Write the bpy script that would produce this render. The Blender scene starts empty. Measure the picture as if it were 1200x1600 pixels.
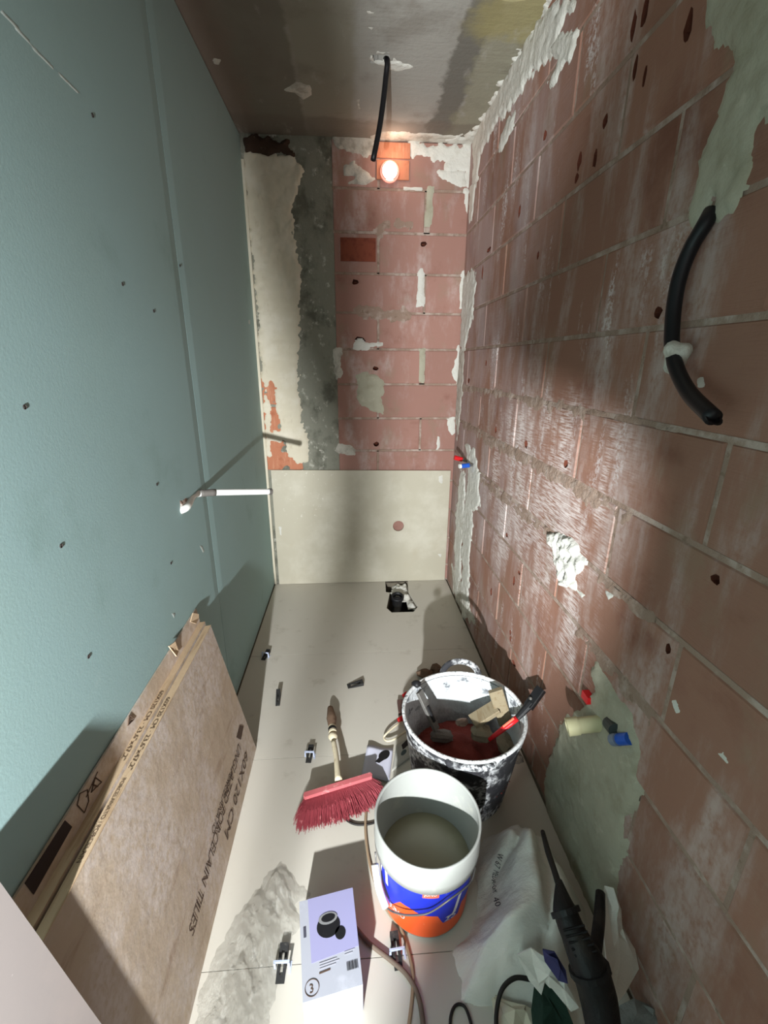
import bpy, bmesh, math, random
import numpy as np
from mathutils import Vector, Matrix
from mathutils.geometry import tessellate_polygon
random.seed(7)
C = bpy.context.scene.collection
SC = bpy.context.scene
# ------------------------------------------------------------------ camera, world, lights, exposure
W, D, H = 1.2, 2.814, 2.553            # corridor width, distance of the back wall, ceiling height
FPX, PITCH, YAW, ROLL = 698.09, .321968, .073097, -.0072194
CAM = np.array([.54587, 0., 1.44813])
def cam_axes():
    f = np.array([math.sin(YAW)*math.cos(PITCH), math.cos(YAW)*math.cos(PITCH), -math.sin(PITCH)])
    r = np.array([math.cos(YAW), -math.sin(YAW), 0.]); d = np.cross(f, r)
    return r*math.cos(ROLL)+d*math.sin(ROLL), d*math.cos(ROLL)-r*math.sin(ROLL), f
RT, DN, FW = cam_axes()
cd = bpy.data.cameras.new('camera'); cam = bpy.data.objects.new('camera', cd); C.objects.link(cam)
cd.sensor_fit = 'HORIZONTAL'; cd.sensor_width = 36; cd.lens = FPX/1200*36; cd.clip_start = .02; cd.clip_end = 50
m = Matrix.Identity(4)
for i in range(3): m[i][0] = RT[i]; m[i][1] = -DN[i]; m[i][2] = -FW[i]; m[i][3] = CAM[i]
cam.matrix_world = m; SC.camera = cam
wd = bpy.data.worlds.new('world'); SC.world = wd; wd.use_nodes = True
wd.node_tree.nodes['Background'].inputs[0].default_value = (1, .985, .96, 1)
wd.node_tree.nodes['Background'].inputs[1].default_value = .95
LAMP = np.array([.22, -.80, .93])
ld = bpy.data.lights.new('work_light', 'SPOT'); lo = bpy.data.objects.new('work_light', ld); C.objects.link(lo)
ld.energy = 560; ld.color = (.965, .995, 1); ld.shadow_soft_size = .019; ld.spot_size = math.radians(118); ld.spot_blend = 1.
lo.location = LAMP; lo.rotation_euler = Vector((.16, 1, .10)).to_track_quat('-Z', 'Y').to_euler()
vs = SC.view_settings; vs.view_transform = 'Standard'; vs.look = 'None'; vs.gamma = 1; vs.use_curve_mapping = False; vs.exposure = 0.0

# ------------------------------------------------------------------ pixel -> point on a real plane
def ray(px, py):
    d = RT*(px-600)/FPX + DN*(py-800)/FPX + FW
    return d
def at(px, py, ax, val):
    d = ray(px, py); i = 'xyz'.index(ax); return CAM + d*((val-CAM[i])/d[i])
def at_plane(px, py, P0, N):
    d = ray(px, py); N = np.array(N); return CAM + d*(np.dot(np.array(P0)-CAM, N)/np.dot(d, N))

# ------------------------------------------------------------------ materials
def lin(c):
    return tuple((x/255/12.92 if x <= 10 else ((x/255+.055)/1.055)**2.4) for x in c)+(1,)
def Mat(name, col, rough=.8, layers=(), bump=(), rand=0., metal=0., spec=.3, emit=None, trans=None, obj=False):
    """layers: (rgb, mask, strength); mask: list of ('n',(sx,sy,sz),lo,hi[,detail]) noise | ('b',axis,a,b,soft,warp) band; multiplied"""
    m = bpy.data.materials.new(name); m.use_nodes = True; nt = m.node_tree; N = nt.nodes; L = nt.links
    bs = N['Principled BSDF']
    if obj: g = N.new('ShaderNodeTexCoord'); pos = g.outputs['Object']
    else: g = N.new('ShaderNodeNewGeometry'); pos = g.outputs['Position']
    def noise(sc, detail=6, off=0, rough=.62):
        mp = N.new('ShaderNodeMapping'); L.new(pos, mp.inputs[0]); mp.inputs['Scale'].default_value = sc; mp.inputs['Location'].default_value = (off, off*.7, off*1.3)
        t = N.new('ShaderNodeTexNoise'); t.inputs['Scale'].default_value = 1; t.inputs['Detail'].default_value = detail; t.inputs['Roughness'].default_value = rough
        L.new(mp.outputs[0], t.inputs['Vector']); return t.outputs['Fac']
    def mrange(v, a, b, c=0, d=1):
        r = N.new('ShaderNodeMapRange'); r.interpolation_type = 'SMOOTHSTEP'; L.new(v, r.inputs[0])
        r.inputs[1].default_value = a; r.inputs[2].default_value = b; r.inputs[3].default_value = c; r.inputs[4].default_value = d; return r.outputs[0]
    def mul(a, b, op='MULTIPLY'):
        q = N.new('ShaderNodeMath'); q.operation = op
        for i, x in enumerate((a, b)):
            if isinstance(x, (int, float)): q.inputs[i].default_value = x
            else: L.new(x, q.inputs[i])
        return q.outputs[0]
    cur = None; base = lin(col)
    rgb = N.new('ShaderNodeRGB'); rgb.outputs[0].default_value = base; cur = rgb.outputs[0]
    k = len(name)*1.37
    sep = None
    for li, (c2, masks, st) in enumerate(layers):
        f = None
        for mk in masks:
            if mk[0] == 'n':
                v = mrange(noise(mk[1], mk[4] if len(mk) > 4 else 6, k+li*3.1), mk[2], mk[3])
            else:
                if sep is None: sep = N.new('ShaderNodeSeparateXYZ'); L.new(pos, sep.inputs[0])
                a = sep.outputs['xyz'.index(mk[1])]; wz = mul(mul(noise((9, 9, 9), 5, k+li), .5, 'SUBTRACT'), mk[5])
                a = mul(a, wz, 'ADD'); s = mk[4]
                v = mul(mrange(a, mk[2]-s, mk[2]+s), mrange(a, mk[3]-s, mk[3]+s, 1, 0))
            f = v if f is None else mul(f, v)
        f = mul(f, st)
        mx = N.new('ShaderNodeMix'); mx.data_type = 'RGBA'; L.new(f, mx.inputs[0]); L.new(cur, mx.inputs[6]); mx.inputs[7].default_value = lin(c2); cur = mx.outputs[2]
    if rand:
        oi = N.new('ShaderNodeObjectInfo'); hs = N.new('ShaderNodeHueSaturation'); L.new(cur, hs.inputs['Color'])
        L.new(mrange(oi.outputs['Random'], 0, 1, 1-rand, 1+rand), hs.inputs['Value']); cur = hs.outputs[0]
    L.new(cur, bs.inputs['Base Color'])
    bs.inputs['Roughness'].default_value = rough; bs.inputs['Metallic'].default_value = metal; bs.inputs['Specular IOR Level'].default_value = spec
    nrm = None
    for bi, (sc, st, dist) in enumerate(bump):
        b = N.new('ShaderNodeBump'); b.inputs['Strength'].default_value = st; b.inputs['Distance'].default_value = dist
        L.new(noise(sc if isinstance(sc, tuple) else (sc, sc, sc), 5, k+bi*5), b.inputs['Height'])
        if nrm is not None: L.new(nrm, b.inputs['Normal'])
        nrm = b.outputs[0]
    if nrm is not None: L.new(nrm, bs.inputs['Normal'])
    if emit: bs.inputs['Emission Color'].default_value = lin(emit[0]); bs.inputs['Emission Strength'].default_value = emit[1]
    if trans is not None:
        tr = N.new('ShaderNodeBsdfTransparent'); mx = N.new('ShaderNodeMixShader'); mx.inputs[0].default_value = trans
        L.new(tr.outputs[0], mx.inputs[1]); L.new(bs.outputs[0], mx.inputs[2]); L.new(mx.outputs[0], N['Material Output'].inputs[0])
    return m
DUST = (196, 184, 180)
brickL = [((98, 52, 38), [('n', (3, 3, 4), .5, .75)], .55), (DUST, [('n', (7, 7, 1.6), .47, .68), ('n', (60, 60, 40), .2, .6)], .55),
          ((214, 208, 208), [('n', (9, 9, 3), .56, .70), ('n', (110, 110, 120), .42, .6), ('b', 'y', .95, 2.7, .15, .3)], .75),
          ((140, 128, 108), [('n', (5, 5, 3), .55, .72)], .4),
          ((184, 172, 174), [('n', (5, 5, 2), .38, .62), ('b', 'y', 1.7, 3.2, .3, .5)], .4),
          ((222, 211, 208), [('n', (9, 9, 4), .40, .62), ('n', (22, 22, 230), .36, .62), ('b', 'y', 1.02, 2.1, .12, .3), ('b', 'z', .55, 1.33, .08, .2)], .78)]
brick_m = Mat('brick_red', (146, 108, 92), .9, brickL, [((8, 8, 260), .35, .004), (90, .25, .004)], .07, spec=.15)
brick_b = Mat('brick_pink', (158, 120, 109), .9, [((110, 62, 46), [('n', (4, 4, 5), .55, .75)], .5), (DUST, [('n', (8, 8, 3), .48, .7), ('n', (50, 50, 40), .2, .6)], .5), ((140, 128, 108), [('n', (6, 6, 5), .52, .72)], .45)],
              [((30, 30, 160), .25, .003), (90, .2, .003)], .06, spec=.15)
brick_o = Mat('brick_orange', (180, 118, 90), .85, [((214, 170, 140), [('n', (60, 60, 8), .5, .7)], .35), ((150, 76, 50), [('n', (20, 20, 20), .5, .7)], .5)], [(120, .3, .003)])
brick_i = Mat('brick_inner', (96, 50, 36), .95, bump=[(80, .5, .006)])
mortar_m = Mat('mortar', (148, 126, 112), .95, [((186, 170, 160), [('n', (14, 14, 14), .45, .65)], .7), ((112, 92, 76), [('n', (40, 40, 40), .55, .7)], .6)], [(70, .6, .008)], spec=.1)
plaster_w = Mat('plaster_white', (208, 206, 198), .9, [((186, 180, 168), [('n', (22, 22, 22), .5, .7)], .5)], [(90, .5, .006), (25, .4, .01)], spec=.15)
plaster_c = Mat('plaster_cream', (206, 198, 178), .85, [((222, 216, 202), [('n', (7, 7, 7), .45, .65)], .5), ((170, 156, 130), [('n', (30, 30, 12), .58, .75)], .4)], [(110, .25, .003)], spec=.15)
plaster_g = Mat('plaster_grey', (168, 164, 146), .9, [((140, 134, 112), [('n', (8, 8, 8), .45, .7)], .6), ((192, 186, 168), [('n', (26, 26, 26), .56, .72)], .5)], [(60, .5, .006)], spec=.15)
plaster_s = Mat('plaster_skim', (196, 192, 182), .9, [((150, 142, 130), [('n', (18, 18, 18), .45, .65)], .7)], [(60, .6, .008)], spec=.15)
cement_m = Mat('cement_column', (136, 136, 124), .95, [((84, 84, 74), [('n', (9, 9, 7), .46, .66)], .8), ((190, 188, 176), [('n', (26, 26, 20), .56, .66), ('n', (80, 80, 50), .35, .6)], .9), ((128, 126, 112), [('n', (5, 5, 3), .5, .7)], .5)], [(50, .7, .01)], spec=.15)
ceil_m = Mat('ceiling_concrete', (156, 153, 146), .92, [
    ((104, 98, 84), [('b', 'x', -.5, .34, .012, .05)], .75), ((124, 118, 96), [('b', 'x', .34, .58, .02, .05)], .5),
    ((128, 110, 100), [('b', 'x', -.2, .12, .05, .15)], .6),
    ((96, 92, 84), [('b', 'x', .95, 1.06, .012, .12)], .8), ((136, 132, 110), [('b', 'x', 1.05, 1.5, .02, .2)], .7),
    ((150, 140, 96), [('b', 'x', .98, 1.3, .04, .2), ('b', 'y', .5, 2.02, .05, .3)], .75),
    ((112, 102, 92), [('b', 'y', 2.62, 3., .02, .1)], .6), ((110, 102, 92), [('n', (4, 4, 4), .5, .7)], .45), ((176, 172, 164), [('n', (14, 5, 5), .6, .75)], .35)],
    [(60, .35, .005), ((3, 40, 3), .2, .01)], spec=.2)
green_m = Mat('plasterboard_green', (152, 180, 180), .75, [((150, 176, 172), [('n', (2.2, 2.2, 1.6), .4, .7)], .45), ((176, 196, 192), [('n', (9, 5, 5), .66, .8)], .5), ((112, 138, 128), [('n', (3, 3, 3), .56, .75)], .3)], [(180, .12, .002)], spec=.2)
board_edge = Mat('plasterboard_core', (214, 210, 200), .9, bump=[(90, .4, .004)])
screed_m = Mat('screed', (120, 112, 98), .95, bump=[(60, .6, .01)])
tile_m = Mat('porcelain_beige', (200, 195, 184), .42, [((198, 192, 180), [('n', (3, 3, 3), .45, .65)], .6), ((156, 148, 134), [('n', (9, 9, 9), .58, .75)], .45), ((214, 210, 200), [('n', (60, 60, 60), .68, .76)], .5)], [(40, .06, .003)], spec=.4)
tileb_m = Mat('porcelain_cream', (184, 178, 160), .6, [((214, 210, 196), [('n', (3, 3, 3), .45, .7)], .5), ((182, 172, 150), [('n', (7, 7, 7), .56, .75)], .4), ((226, 224, 214), [('n', (50, 50, 50), .62, .72), ('b', 'x', .0, .42, .08, .2), ('b', 'z', .45, .9, .1, .2)], .8)], [(50, .12, .003)], spec=.3)
card_m = Mat('cardboard', (184, 166, 146), .85, [((204, 192, 184), [('n', (7, 5, 5), .40, .60), ('n', (90, 60, 60), .3, .62)], .8), ((134, 104, 80), [('n', (16, 3, 16), .55, .72)], .5)], [((60, 20, 60), .2, .003), (8, .25, .01)], spec=.15)
card_e = Mat('cardboard_edge', (198, 174, 144), .85, [((150, 120, 90), [('n', (70, 6, 70), .5, .65)], .5)], [((90, 20, 90), .3, .003)], spec=.15)
ink_m = Mat('printed_ink', (84, 66, 54), .85)
inkd_m = Mat('dark_printed_panel', (52, 40, 38), .8)
black_m = Mat('black_plastic', (26, 26, 28), .5, [((90, 88, 84), [('n', (40, 40, 40), .6, .75)], .4)], [(90, .2, .003)])
blackc_m = Mat('black_conduit', (22, 21, 24), .45)
white_p = Mat('white_plastic', (232, 234, 230), .35)
grey_t = Mat('grey_tape', (96, 92, 88), .6, bump=[(90, .4, .003)])
red_p = Mat('red_plastic', (206, 30, 36), .4, [((150, 24, 28), [('n', (40, 40, 40), .5, .7)], .5)])
blue_p = Mat('blue_plastic', (36, 88, 190), .4)
beige_p = Mat('beige_plastic', (196, 190, 152), .55, bump=[(60, .2, .003)])
tub_m = Mat('dusty_rubber', (44, 44, 48), .75, [((206, 208, 210), [('n', (12, 12, 12), .45, .6), ('n', (70, 70, 70), .38, .56)], .9)], [(45, .6, .01)])
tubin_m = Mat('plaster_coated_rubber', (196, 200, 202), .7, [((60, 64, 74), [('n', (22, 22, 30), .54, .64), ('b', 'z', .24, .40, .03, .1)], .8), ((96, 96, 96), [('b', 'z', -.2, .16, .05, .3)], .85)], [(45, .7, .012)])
buck_m = Mat('bucket_plastic', (158, 160, 156), .4, [((196, 196, 180), [('n', (12, 12, 12), .56, .72)], .5)], [(50, .12, .004)])
water_m = Mat('murky_water', (132, 127, 104), .3, [((150, 146, 120), [('n', (12, 12, 12), .55, .72)], .5)], spec=.5)
lblue = Mat('label_blue', (34, 52, 196), .4, [((120, 130, 220), [('n', (60, 60, 60), .66, .74)], .8)])
lorange = Mat('label_orange', (240, 96, 44), .4, [((250, 180, 150), [('n', (60, 60, 60), .68, .75)], .7)])
lred = Mat('label_red', (232, 110, 84), .45)
lwhite = Mat('label_white', (236, 236, 236), .45)
bristle_m = Mat('red_bristles', (140, 58, 66), .7, [((226, 150, 150), [('n', (50, 50, 50), .6, .72)], .6)], rand=0)
broomh_m = Mat('red_brush_block', (196, 104, 108), .55, [((230, 170, 165), [('n', (60, 60, 60), .55, .7)], .6)])
cream_p = Mat('cream_handle', (218, 206, 178), .6, [((170, 150, 118), [('n', (40, 40, 40), .55, .7)], .6)])
wood_m = Mat('worn_wood', (128, 104, 86), .85, [((84, 60, 48), [('n', (40, 40, 12), .5, .7)], .7)], [(80, .5, .005)])
ply_m = Mat('wood_offcut', (138, 126, 102), .8, [((120, 102, 76), [('n', (60, 8, 60), .5, .65)], .7)], [(60, .3, .004)])
stone_m = Mat('rubble_stone', (140, 128, 108), .95, [((92, 80, 66), [('n', (30, 30, 30), .5, .7)], .7)], [(50, .7, .01)])
reddust_m = Mat('red_dust', (122, 52, 44), .95, [((96, 42, 36), [('n', (20, 20, 20), .5, .7)], .6)], [(60, .7, .01)])
steel_m = Mat('dusty_steel', (120, 118, 114), .5, [((70, 66, 60), [('n', (30, 30, 30), .5, .7)], .6)], metal=.5)
lilac_m = Mat('lilac_print', (150, 148, 184), .5)
paper_m = Mat('white_card', (164, 166, 176), .5, [((200, 202, 212), [('n', (14, 14, 14), .55, .75)], .4)])
paper2_m = Mat('leaflet_paper', (206, 206, 222), .5)
paper3_m = Mat('grey_paper', (176, 174, 166), .6)
bag_m = Mat('clear_plastic_film', (196, 194, 184), .2, [((255, 255, 250), [('n', (30, 14, 20), .6, .68)], .8)], [((30, 14, 20), 1., .03), ((90, 40, 60), .8, .012)], spec=1., trans=.25)  # near-white streaks paint highlights along the creases
sack_m = Mat('white_woven_sack', (226, 224, 217), .7, [((204, 202, 194), [('n', (6, 6, 6), .5, .7)], .5)], [((14, 30, 14), .5, .015), (200, .15, .002)])
sack_g = Mat('grey_film', (120, 122, 120), .5, [((74, 76, 74), [('n', (12, 12, 12), .45, .65)], .7)], [(18, .8, .02)])
green_t = Mat('dark_green_cloth', (28, 52, 42), .8, bump=[(30, .6, .01)])
tool_m = Mat('black_tool', (24, 23, 24), .55, [((62, 56, 50), [('n', (14, 14, 14), .5, .7)], .5)], [(40, .4, .008)])
cable_b = Mat('brown_cable', (150, 128, 104), .6)
cable_k = Mat('black_cable', (36, 33, 31), .55)
shadow_g = Mat('grey_flex', (112, 98, 86), .6)  # tone of a cord's cast shadow on the tiles
pale_m = Mat('pale_pink_board', (172, 163, 160), .7, [((190, 176, 170), [('n', (4, 4, 4), .5, .7)], .4), ((236, 232, 228), [('n', (70, 70, 70), .7, .76)], .6)])
chalk_m = Mat('chalk_line', (186, 198, 194), .9)
glass_m = Mat('lit_bulb', (255, 236, 220), .3, emit=((255, 214, 190), 9))
pinkg_m = Mat('bulb_collar', (255, 190, 170), .4, emit=((255, 150, 130), .9))
pitm = Mat('pit_earth', (52, 44, 38), .95, bump=[(60, .6, .01)])
clip_m = Mat('frosted_clip', (190, 200, 224), .35)
wedge_m = Mat('black_wedge', (46, 46, 46), .5, [((100, 98, 92), [('n', (60, 60, 60), .55, .7)], .5)])

# ------------------------------------------------------------------ mesh helpers (points are given in scene coordinates)
WP = {}
def link(name, me, mat, parent=None, org=None, label=None, kind=None, smooth=False):
    o = bpy.data.objects.new(name, me); C.objects.link(o)
    if mat: me.materials.append(mat)
    if org is None:
        n = len(me.vertices); co = np.empty(n*3); me.vertices.foreach_get('co', co); co = co.reshape(-1, 3)
        org = np.array([(co[:, 0].min()+co[:, 0].max())/2, (co[:, 1].min()+co[:, 1].max())/2, co[:, 2].min()])
        co -= org; me.vertices.foreach_set('co', co.ravel())
    o.location = org; WP[o.name] = Vector(org)
    if parent is not None:
        o.parent = parent; o.matrix_parent_inverse = Matrix.Translation(-WP[parent.name])
    if label: o['label'] = label
    if kind: o['kind'] = kind
    if smooth: me.polygons.foreach_set('use_smooth', [True]*len(me.polygons))
    me.update(); return o
def mesh(name, vs, fs, mat, parent=None, smooth=False, fix=True, **k):
    me = bpy.data.meshes.new(name); me.from_pydata([tuple(map(float, v)) for v in vs], [], [tuple(map(int, f)) for f in fs])
    if fix:
        bm = bmesh.new(); bm.from_mesh(me); bmesh.ops.recalc_face_normals(bm, faces=bm.faces); bm.to_mesh(me); bm.free()
    return link(name, me, mat, parent, smooth=smooth, **k)
def thing(name, label, cat, loc, group=None):
    o = bpy.data.objects.new(name, None); C.objects.link(o); o.empty_display_size = .05; o.location = loc; WP[o.name] = Vector(loc)
    o['label'] = label; o['category'] = cat
    if group: o['group'] = group
    return o
def tag(o, label, cat, group=None):
    o['label'] = label; o['category'] = cat
    if group: o['group'] = group
    return o
class MB:
    def __init__(s): s.v = []; s.f = []
    def add(s, v, f):
        n = len(s.v); s.v += [tuple(x) for x in v]; s.f += [tuple(i+n for i in q) for q in f]; return s
    def box(s, a, b, ax=None, o=(0, 0, 0)):
        """box from a to b in the frame ax (3 row vectors) placed at o"""
        P = [(x, y, z) for x in (a[0], b[0]) for y in (a[1], b[1]) for z in (a[2], b[2])]
        if ax is not None: P = [tuple(np.array(o)+p[0]*np.array(ax[0])+p[1]*np.array(ax[1])+p[2]*np.array(ax[2])) for p in P]
        return s.add(P, [(0, 1, 3, 2), (4, 6, 7, 5), (0, 4, 5, 1), (2, 3, 7, 6), (0, 2, 6, 4), (1, 5, 7, 3)])
    def prism(s, poly, base, ax, t):
        """poly in 2-D, extruded by t along ax[2]"""
        ax = [np.array(a, float) for a in ax]; b = np.array(base, float); n = len(poly)
        P = [b+p[0]*ax[0]+p[1]*ax[1] for p in poly]+[b+p[0]*ax[0]+p[1]*ax[1]+t*ax[2] for p in poly]
        tri = tessellate_polygon([[Vector((p[0], p[1], 0)) for p in poly]])
        return s.add(P, [tuple(q) for q in tri]+[tuple(i+n for i in q) for q in tri]+[(i, (i+1) % n, (i+1) % n+n, i+n) for i in range(n)])
    def tube(s, pts, r, seg=10, cap=True, sm=4, flat=1., up=None):
        P = smooth_path(pts, sm) if sm > 1 else np.array(pts, float); n = len(P)
        R = np.interp(np.linspace(0, 1, n), np.linspace(0, 1, len(r)), r) if hasattr(r, '__len__') else np.full(n, r)
        T = np.gradient(P, axis=0); T /= np.linalg.norm(T, axis=1)[:, None]+1e-9
        a = np.array(up if up is not None else (0, 0, 1.)); 
        if abs(np.dot(a, T[0])) > .95: a = np.array((1., 0, 0))
        V = []
        for i in range(n):
            a = a-np.dot(a, T[i])*T[i]; a /= np.linalg.norm(a); b = np.cross(T[i], a)
            for j in range(seg):
                t = 2*math.pi*j/seg; V.append(P[i]+R[i]*(math.cos(t)*a*flat+math.sin(t)*b))
        F = [(i*seg+j, i*seg+(j+1) % seg, (i+1)*seg+(j+1) % seg, (i+1)*seg+j) for i in range(n-1) for j in range(seg)]
        if cap: F += [tuple(range(seg))[::-1], tuple(range((n-1)*seg, n*seg))]
        return s.add(V, F)
    def lathe(s, prof, c, seg=48, ax=None, noise=0):
        ax = ax or ((1, 0, 0), (0, 1, 0), (0, 0, 1)); A = [np.array(a, float) for a in ax]; V = []
        for (r, z) in prof:
            for j in range(seg):
                t = 2*math.pi*j/seg; rr = r*(1+noise*math.sin(2*t+.6)+noise*.6*math.sin(3*t))
                V.append(np.array(c)+A[0]*rr*math.cos(t)+A[1]*rr*math.sin(t)+A[2]*z)
        F = [(i*seg+j, i*seg+(j+1) % seg, (i+1)*seg+(j+1) % seg, (i+1)*seg+j) for i in range(len(prof)-1) for j in range(seg)]
        if prof[0][0] < 1e-3: pass
        return s.add(V, F)
    def build(s, name, mat, parent=None, smooth=False, **k): return mesh(name, s.v, s.f, mat, parent, smooth, **k)
def smooth_path(pts, sm):
    P = np.array(pts, float)
    if len(P) < 3: return P
    Q = np.vstack([2*P[0]-P[1], P, 2*P[-1]-P[-2]]); out = []
    for i in range(1, len(Q)-2):
        for k in range(sm):
            t = k/sm; p0, p1, p2, p3 = Q[i-1:i+3]
            out.append(.5*((2*p1)+(-p0+p2)*t+(2*p0-5*p1+4*p2-p3)*t*t+(-p0+3*p1-3*p2+p3)*t**3))
    out.append(P[-1]); return np.array(out)
def vn(x, y, seed=0):
    xi = np.floor(x).astype(int); yi = np.floor(y).astype(int); fx = x-xi; fy = y-yi; fx = fx*fx*(3-2*fx); fy = fy*fy*(3-2*fy)
    def h(a, b):
        n = (a*374761393+b*668265263+seed*982451653) & 0x7fffffff; n = ((n ^ (n >> 13))*1274126177) & 0x7fffffff; n = n ^ (n >> 16); return (n & 0xffff)/65535.
    return (h(xi, yi)*(1-fx)+h(xi+1, yi)*fx)*(1-fy)+(h(xi, yi+1)*(1-fx)+h(xi+1, yi+1)*fx)*fy-.5
def fbm(x, y, seed=0, o=3):
    s = 0; a = 1.
    for k in range(o): s = s+a*vn(x*2**k, y*2**k, seed+k*17); a *= .55
    return s
def sdist(U, Vv, poly):
    P = np.array(poly, float); n = len(P); d = np.full(U.shape, 1e9); ins = np.zeros(U.shape, bool)
    for i in range(n):
        a = P[i]; b = P[(i+1) % n]; e = b-a; w0 = U-a[0]; w1 = Vv-a[1]; t = np.clip((w0*e[0]+w1*e[1])/(e@e+1e-12), 0, 1)
        d = np.minimum(d, np.hypot(w0-t*e[0], w1-t*e[1]))
        c = ((a[1] > Vv) != (b[1] > Vv)); ins ^= c & (U < (e[0]*(Vv-a[1])/(e[1] if abs(e[1]) > 1e-12 else 1e-12)+a[0]))
    return np.where(ins, d, -d)
# frames: origin, u, v, outward normal
FR = {'R': ((W, 0, 0), (0, 1, 0), (0, 0, 1), (-1, 0, 0)), 'B': ((0, D, 0), (1, 0, 0), (0, 0, 1), (0, -1, 0)), 'L': ((0, 0, 0), (0, 1, 0), (0, 0, 1), (1, 0, 0)),
      'C': ((0, 0, H), (1, 0, 0), (0, 1, 0), (0, 0, -1)), 'F': ((0, 0, 0), (1, 0, 0), (0, 1, 0), (0, 0, 1))}
def px2uv(fr, pts):
    ax, val, i, j = {'R': ('x', W, 1, 2), 'B': ('y', D, 0, 2), 'L': ('x', 0, 1, 2), 'C': ('z', H, 0, 1), 'F': ('z', 0, 0, 1)}[fr]
    out = []
    for p in pts: q = at(p[0], p[1], ax, val); out.append((q[i], q[j]))
    return out
def fpt(fr, u, v, n):
    O, U, V, N = [np.array(a, float) for a in FR[fr]]; return O+u*U+v*V+n*N
def patch(name, parent, fr, poly, thick, mat, res=.008, rag=.012, ragf=28, edge=.012, bumpy=.3, holes=(), seed=0, hfun=None, base=0, **k):
    P = np.array(poly); m = rag+res; u = np.arange(P[:, 0].min()-m, P[:, 0].max()+m+res, res); v = np.arange(P[:, 1].min()-m, P[:, 1].max()+m+res, res)
    U, V = np.meshgrid(u, v, indexing='ij'); sd = sdist(U, V, poly)
    for h in holes: sd = np.minimum(sd, -sdist(U, V, h))
    sd = sd+rag*2*fbm(U*ragf, V*ragf, seed)
    t = np.clip(sd/edge, 0, 1); t = t*t*(3-2*t)
    hh = thick*t*(1+bumpy*2*fbm(U*40, V*40, seed+5)) if hfun is None else hfun(U, V, sd, t)
    hh = np.where(sd < 0, np.maximum(sd*.6, -.004), np.maximum(hh, .0004))+base
    idx = -np.ones(U.shape, int); keep = (sd[:-1, :-1] > 0) | (sd[1:, :-1] > 0) | (sd[:-1, 1:] > 0) | (sd[1:, 1:] > 0)
    ii, jj = np.nonzero(keep); need = np.zeros(U.shape, bool)
    for a, b in ((0, 0), (1, 0), (1, 1), (0, 1)): need[ii+a, jj+b] = True
    idx[need] = np.arange(need.sum()); O, UU, VV, NN = [np.array(a, float) for a in FR[fr]]
    co = O+U[need][:, None]*UU+V[need][:, None]*VV+hh[need][:, None]*NN
    F = np.stack([idx[ii, jj], idx[ii+1, jj], idx[ii+1, jj+1], idx[ii, jj+1]], 1)
    if len(F) == 0: return None
    if np.dot(np.cross(UU, VV), NN) < 0: F = F[:, ::-1]
    return mesh(name, co, F.tolist(), mat, parent, smooth=True, fix=False, **k)
def ppx(parent, fr, pts, thick=.006, mat=None, name='plaster_patch', holes=(), **k):
    return patch(name, parent, fr, px2uv(fr, pts), thick, mat or plaster_w, holes=[px2uv(fr, h) for h in holes], **k)
def text(s, name, mat, parent, fn, w=None, h=None, spacing=1., label=None):
    """text mesh scaled to width w (or height h), mapped point by point with fn(x, y)"""
    cu = bpy.data.curves.new(name, 'FONT'); cu.body = s; cu.size = 1; cu.space_character = spacing; cu.resolution_u = 2
    o = bpy.data.objects.new('tmp', cu); C.objects.link(o); dg = bpy.context.evaluated_depsgraph_get()
    me = bpy.data.meshes.new_from_object(o.evaluated_get(dg)); bpy.data.objects.remove(o)
    n = len(me.vertices); co = np.empty(n*3); me.vertices.foreach_get('co', co); co = co.reshape(-1, 3)
    x0, x1 = co[:, 0].min(), co[:, 0].max(); hh = .70
    sx = (w/(x1-x0)) if w else h/hh; sy = (h/hh) if h else sx
    new = np.array([fn((c[0]-x0)*sx, c[1]*sy) for c in co]); me.vertices.foreach_set('co', new.ravel())
    return link(name, me, mat, parent, label=label)
def flat(o, X, Y, N, lift=.0008):
    o, X, Y, N = [np.array(a, float) for a in (o, X, Y, N)]
    return lambda x, y: o+x*X+y*Y+lift*N
def blob(r, c, seed, sc=(1, 1, 1), sub=2, amp=.25):
    bm = bmesh.new(); bmesh.ops.create_icosphere(bm, subdivisions=sub, radius=1); rnd = random.Random(seed)
    off = rnd.random()*50; V = []
    for v in bm.verts:
        k = 1+amp*math.sin(v.co.x*3+off)*math.cos(v.co.y*3.7+off*1.3)+amp*.8*math.sin(v.co.z*4.1+off*2)
        V.append([c[i]+v.co[i]*k*r*sc[i] for i in range(3)])
    F = [tuple(v.index for v in f.verts) for f in bm.faces]; bm.free(); return V, F

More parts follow.
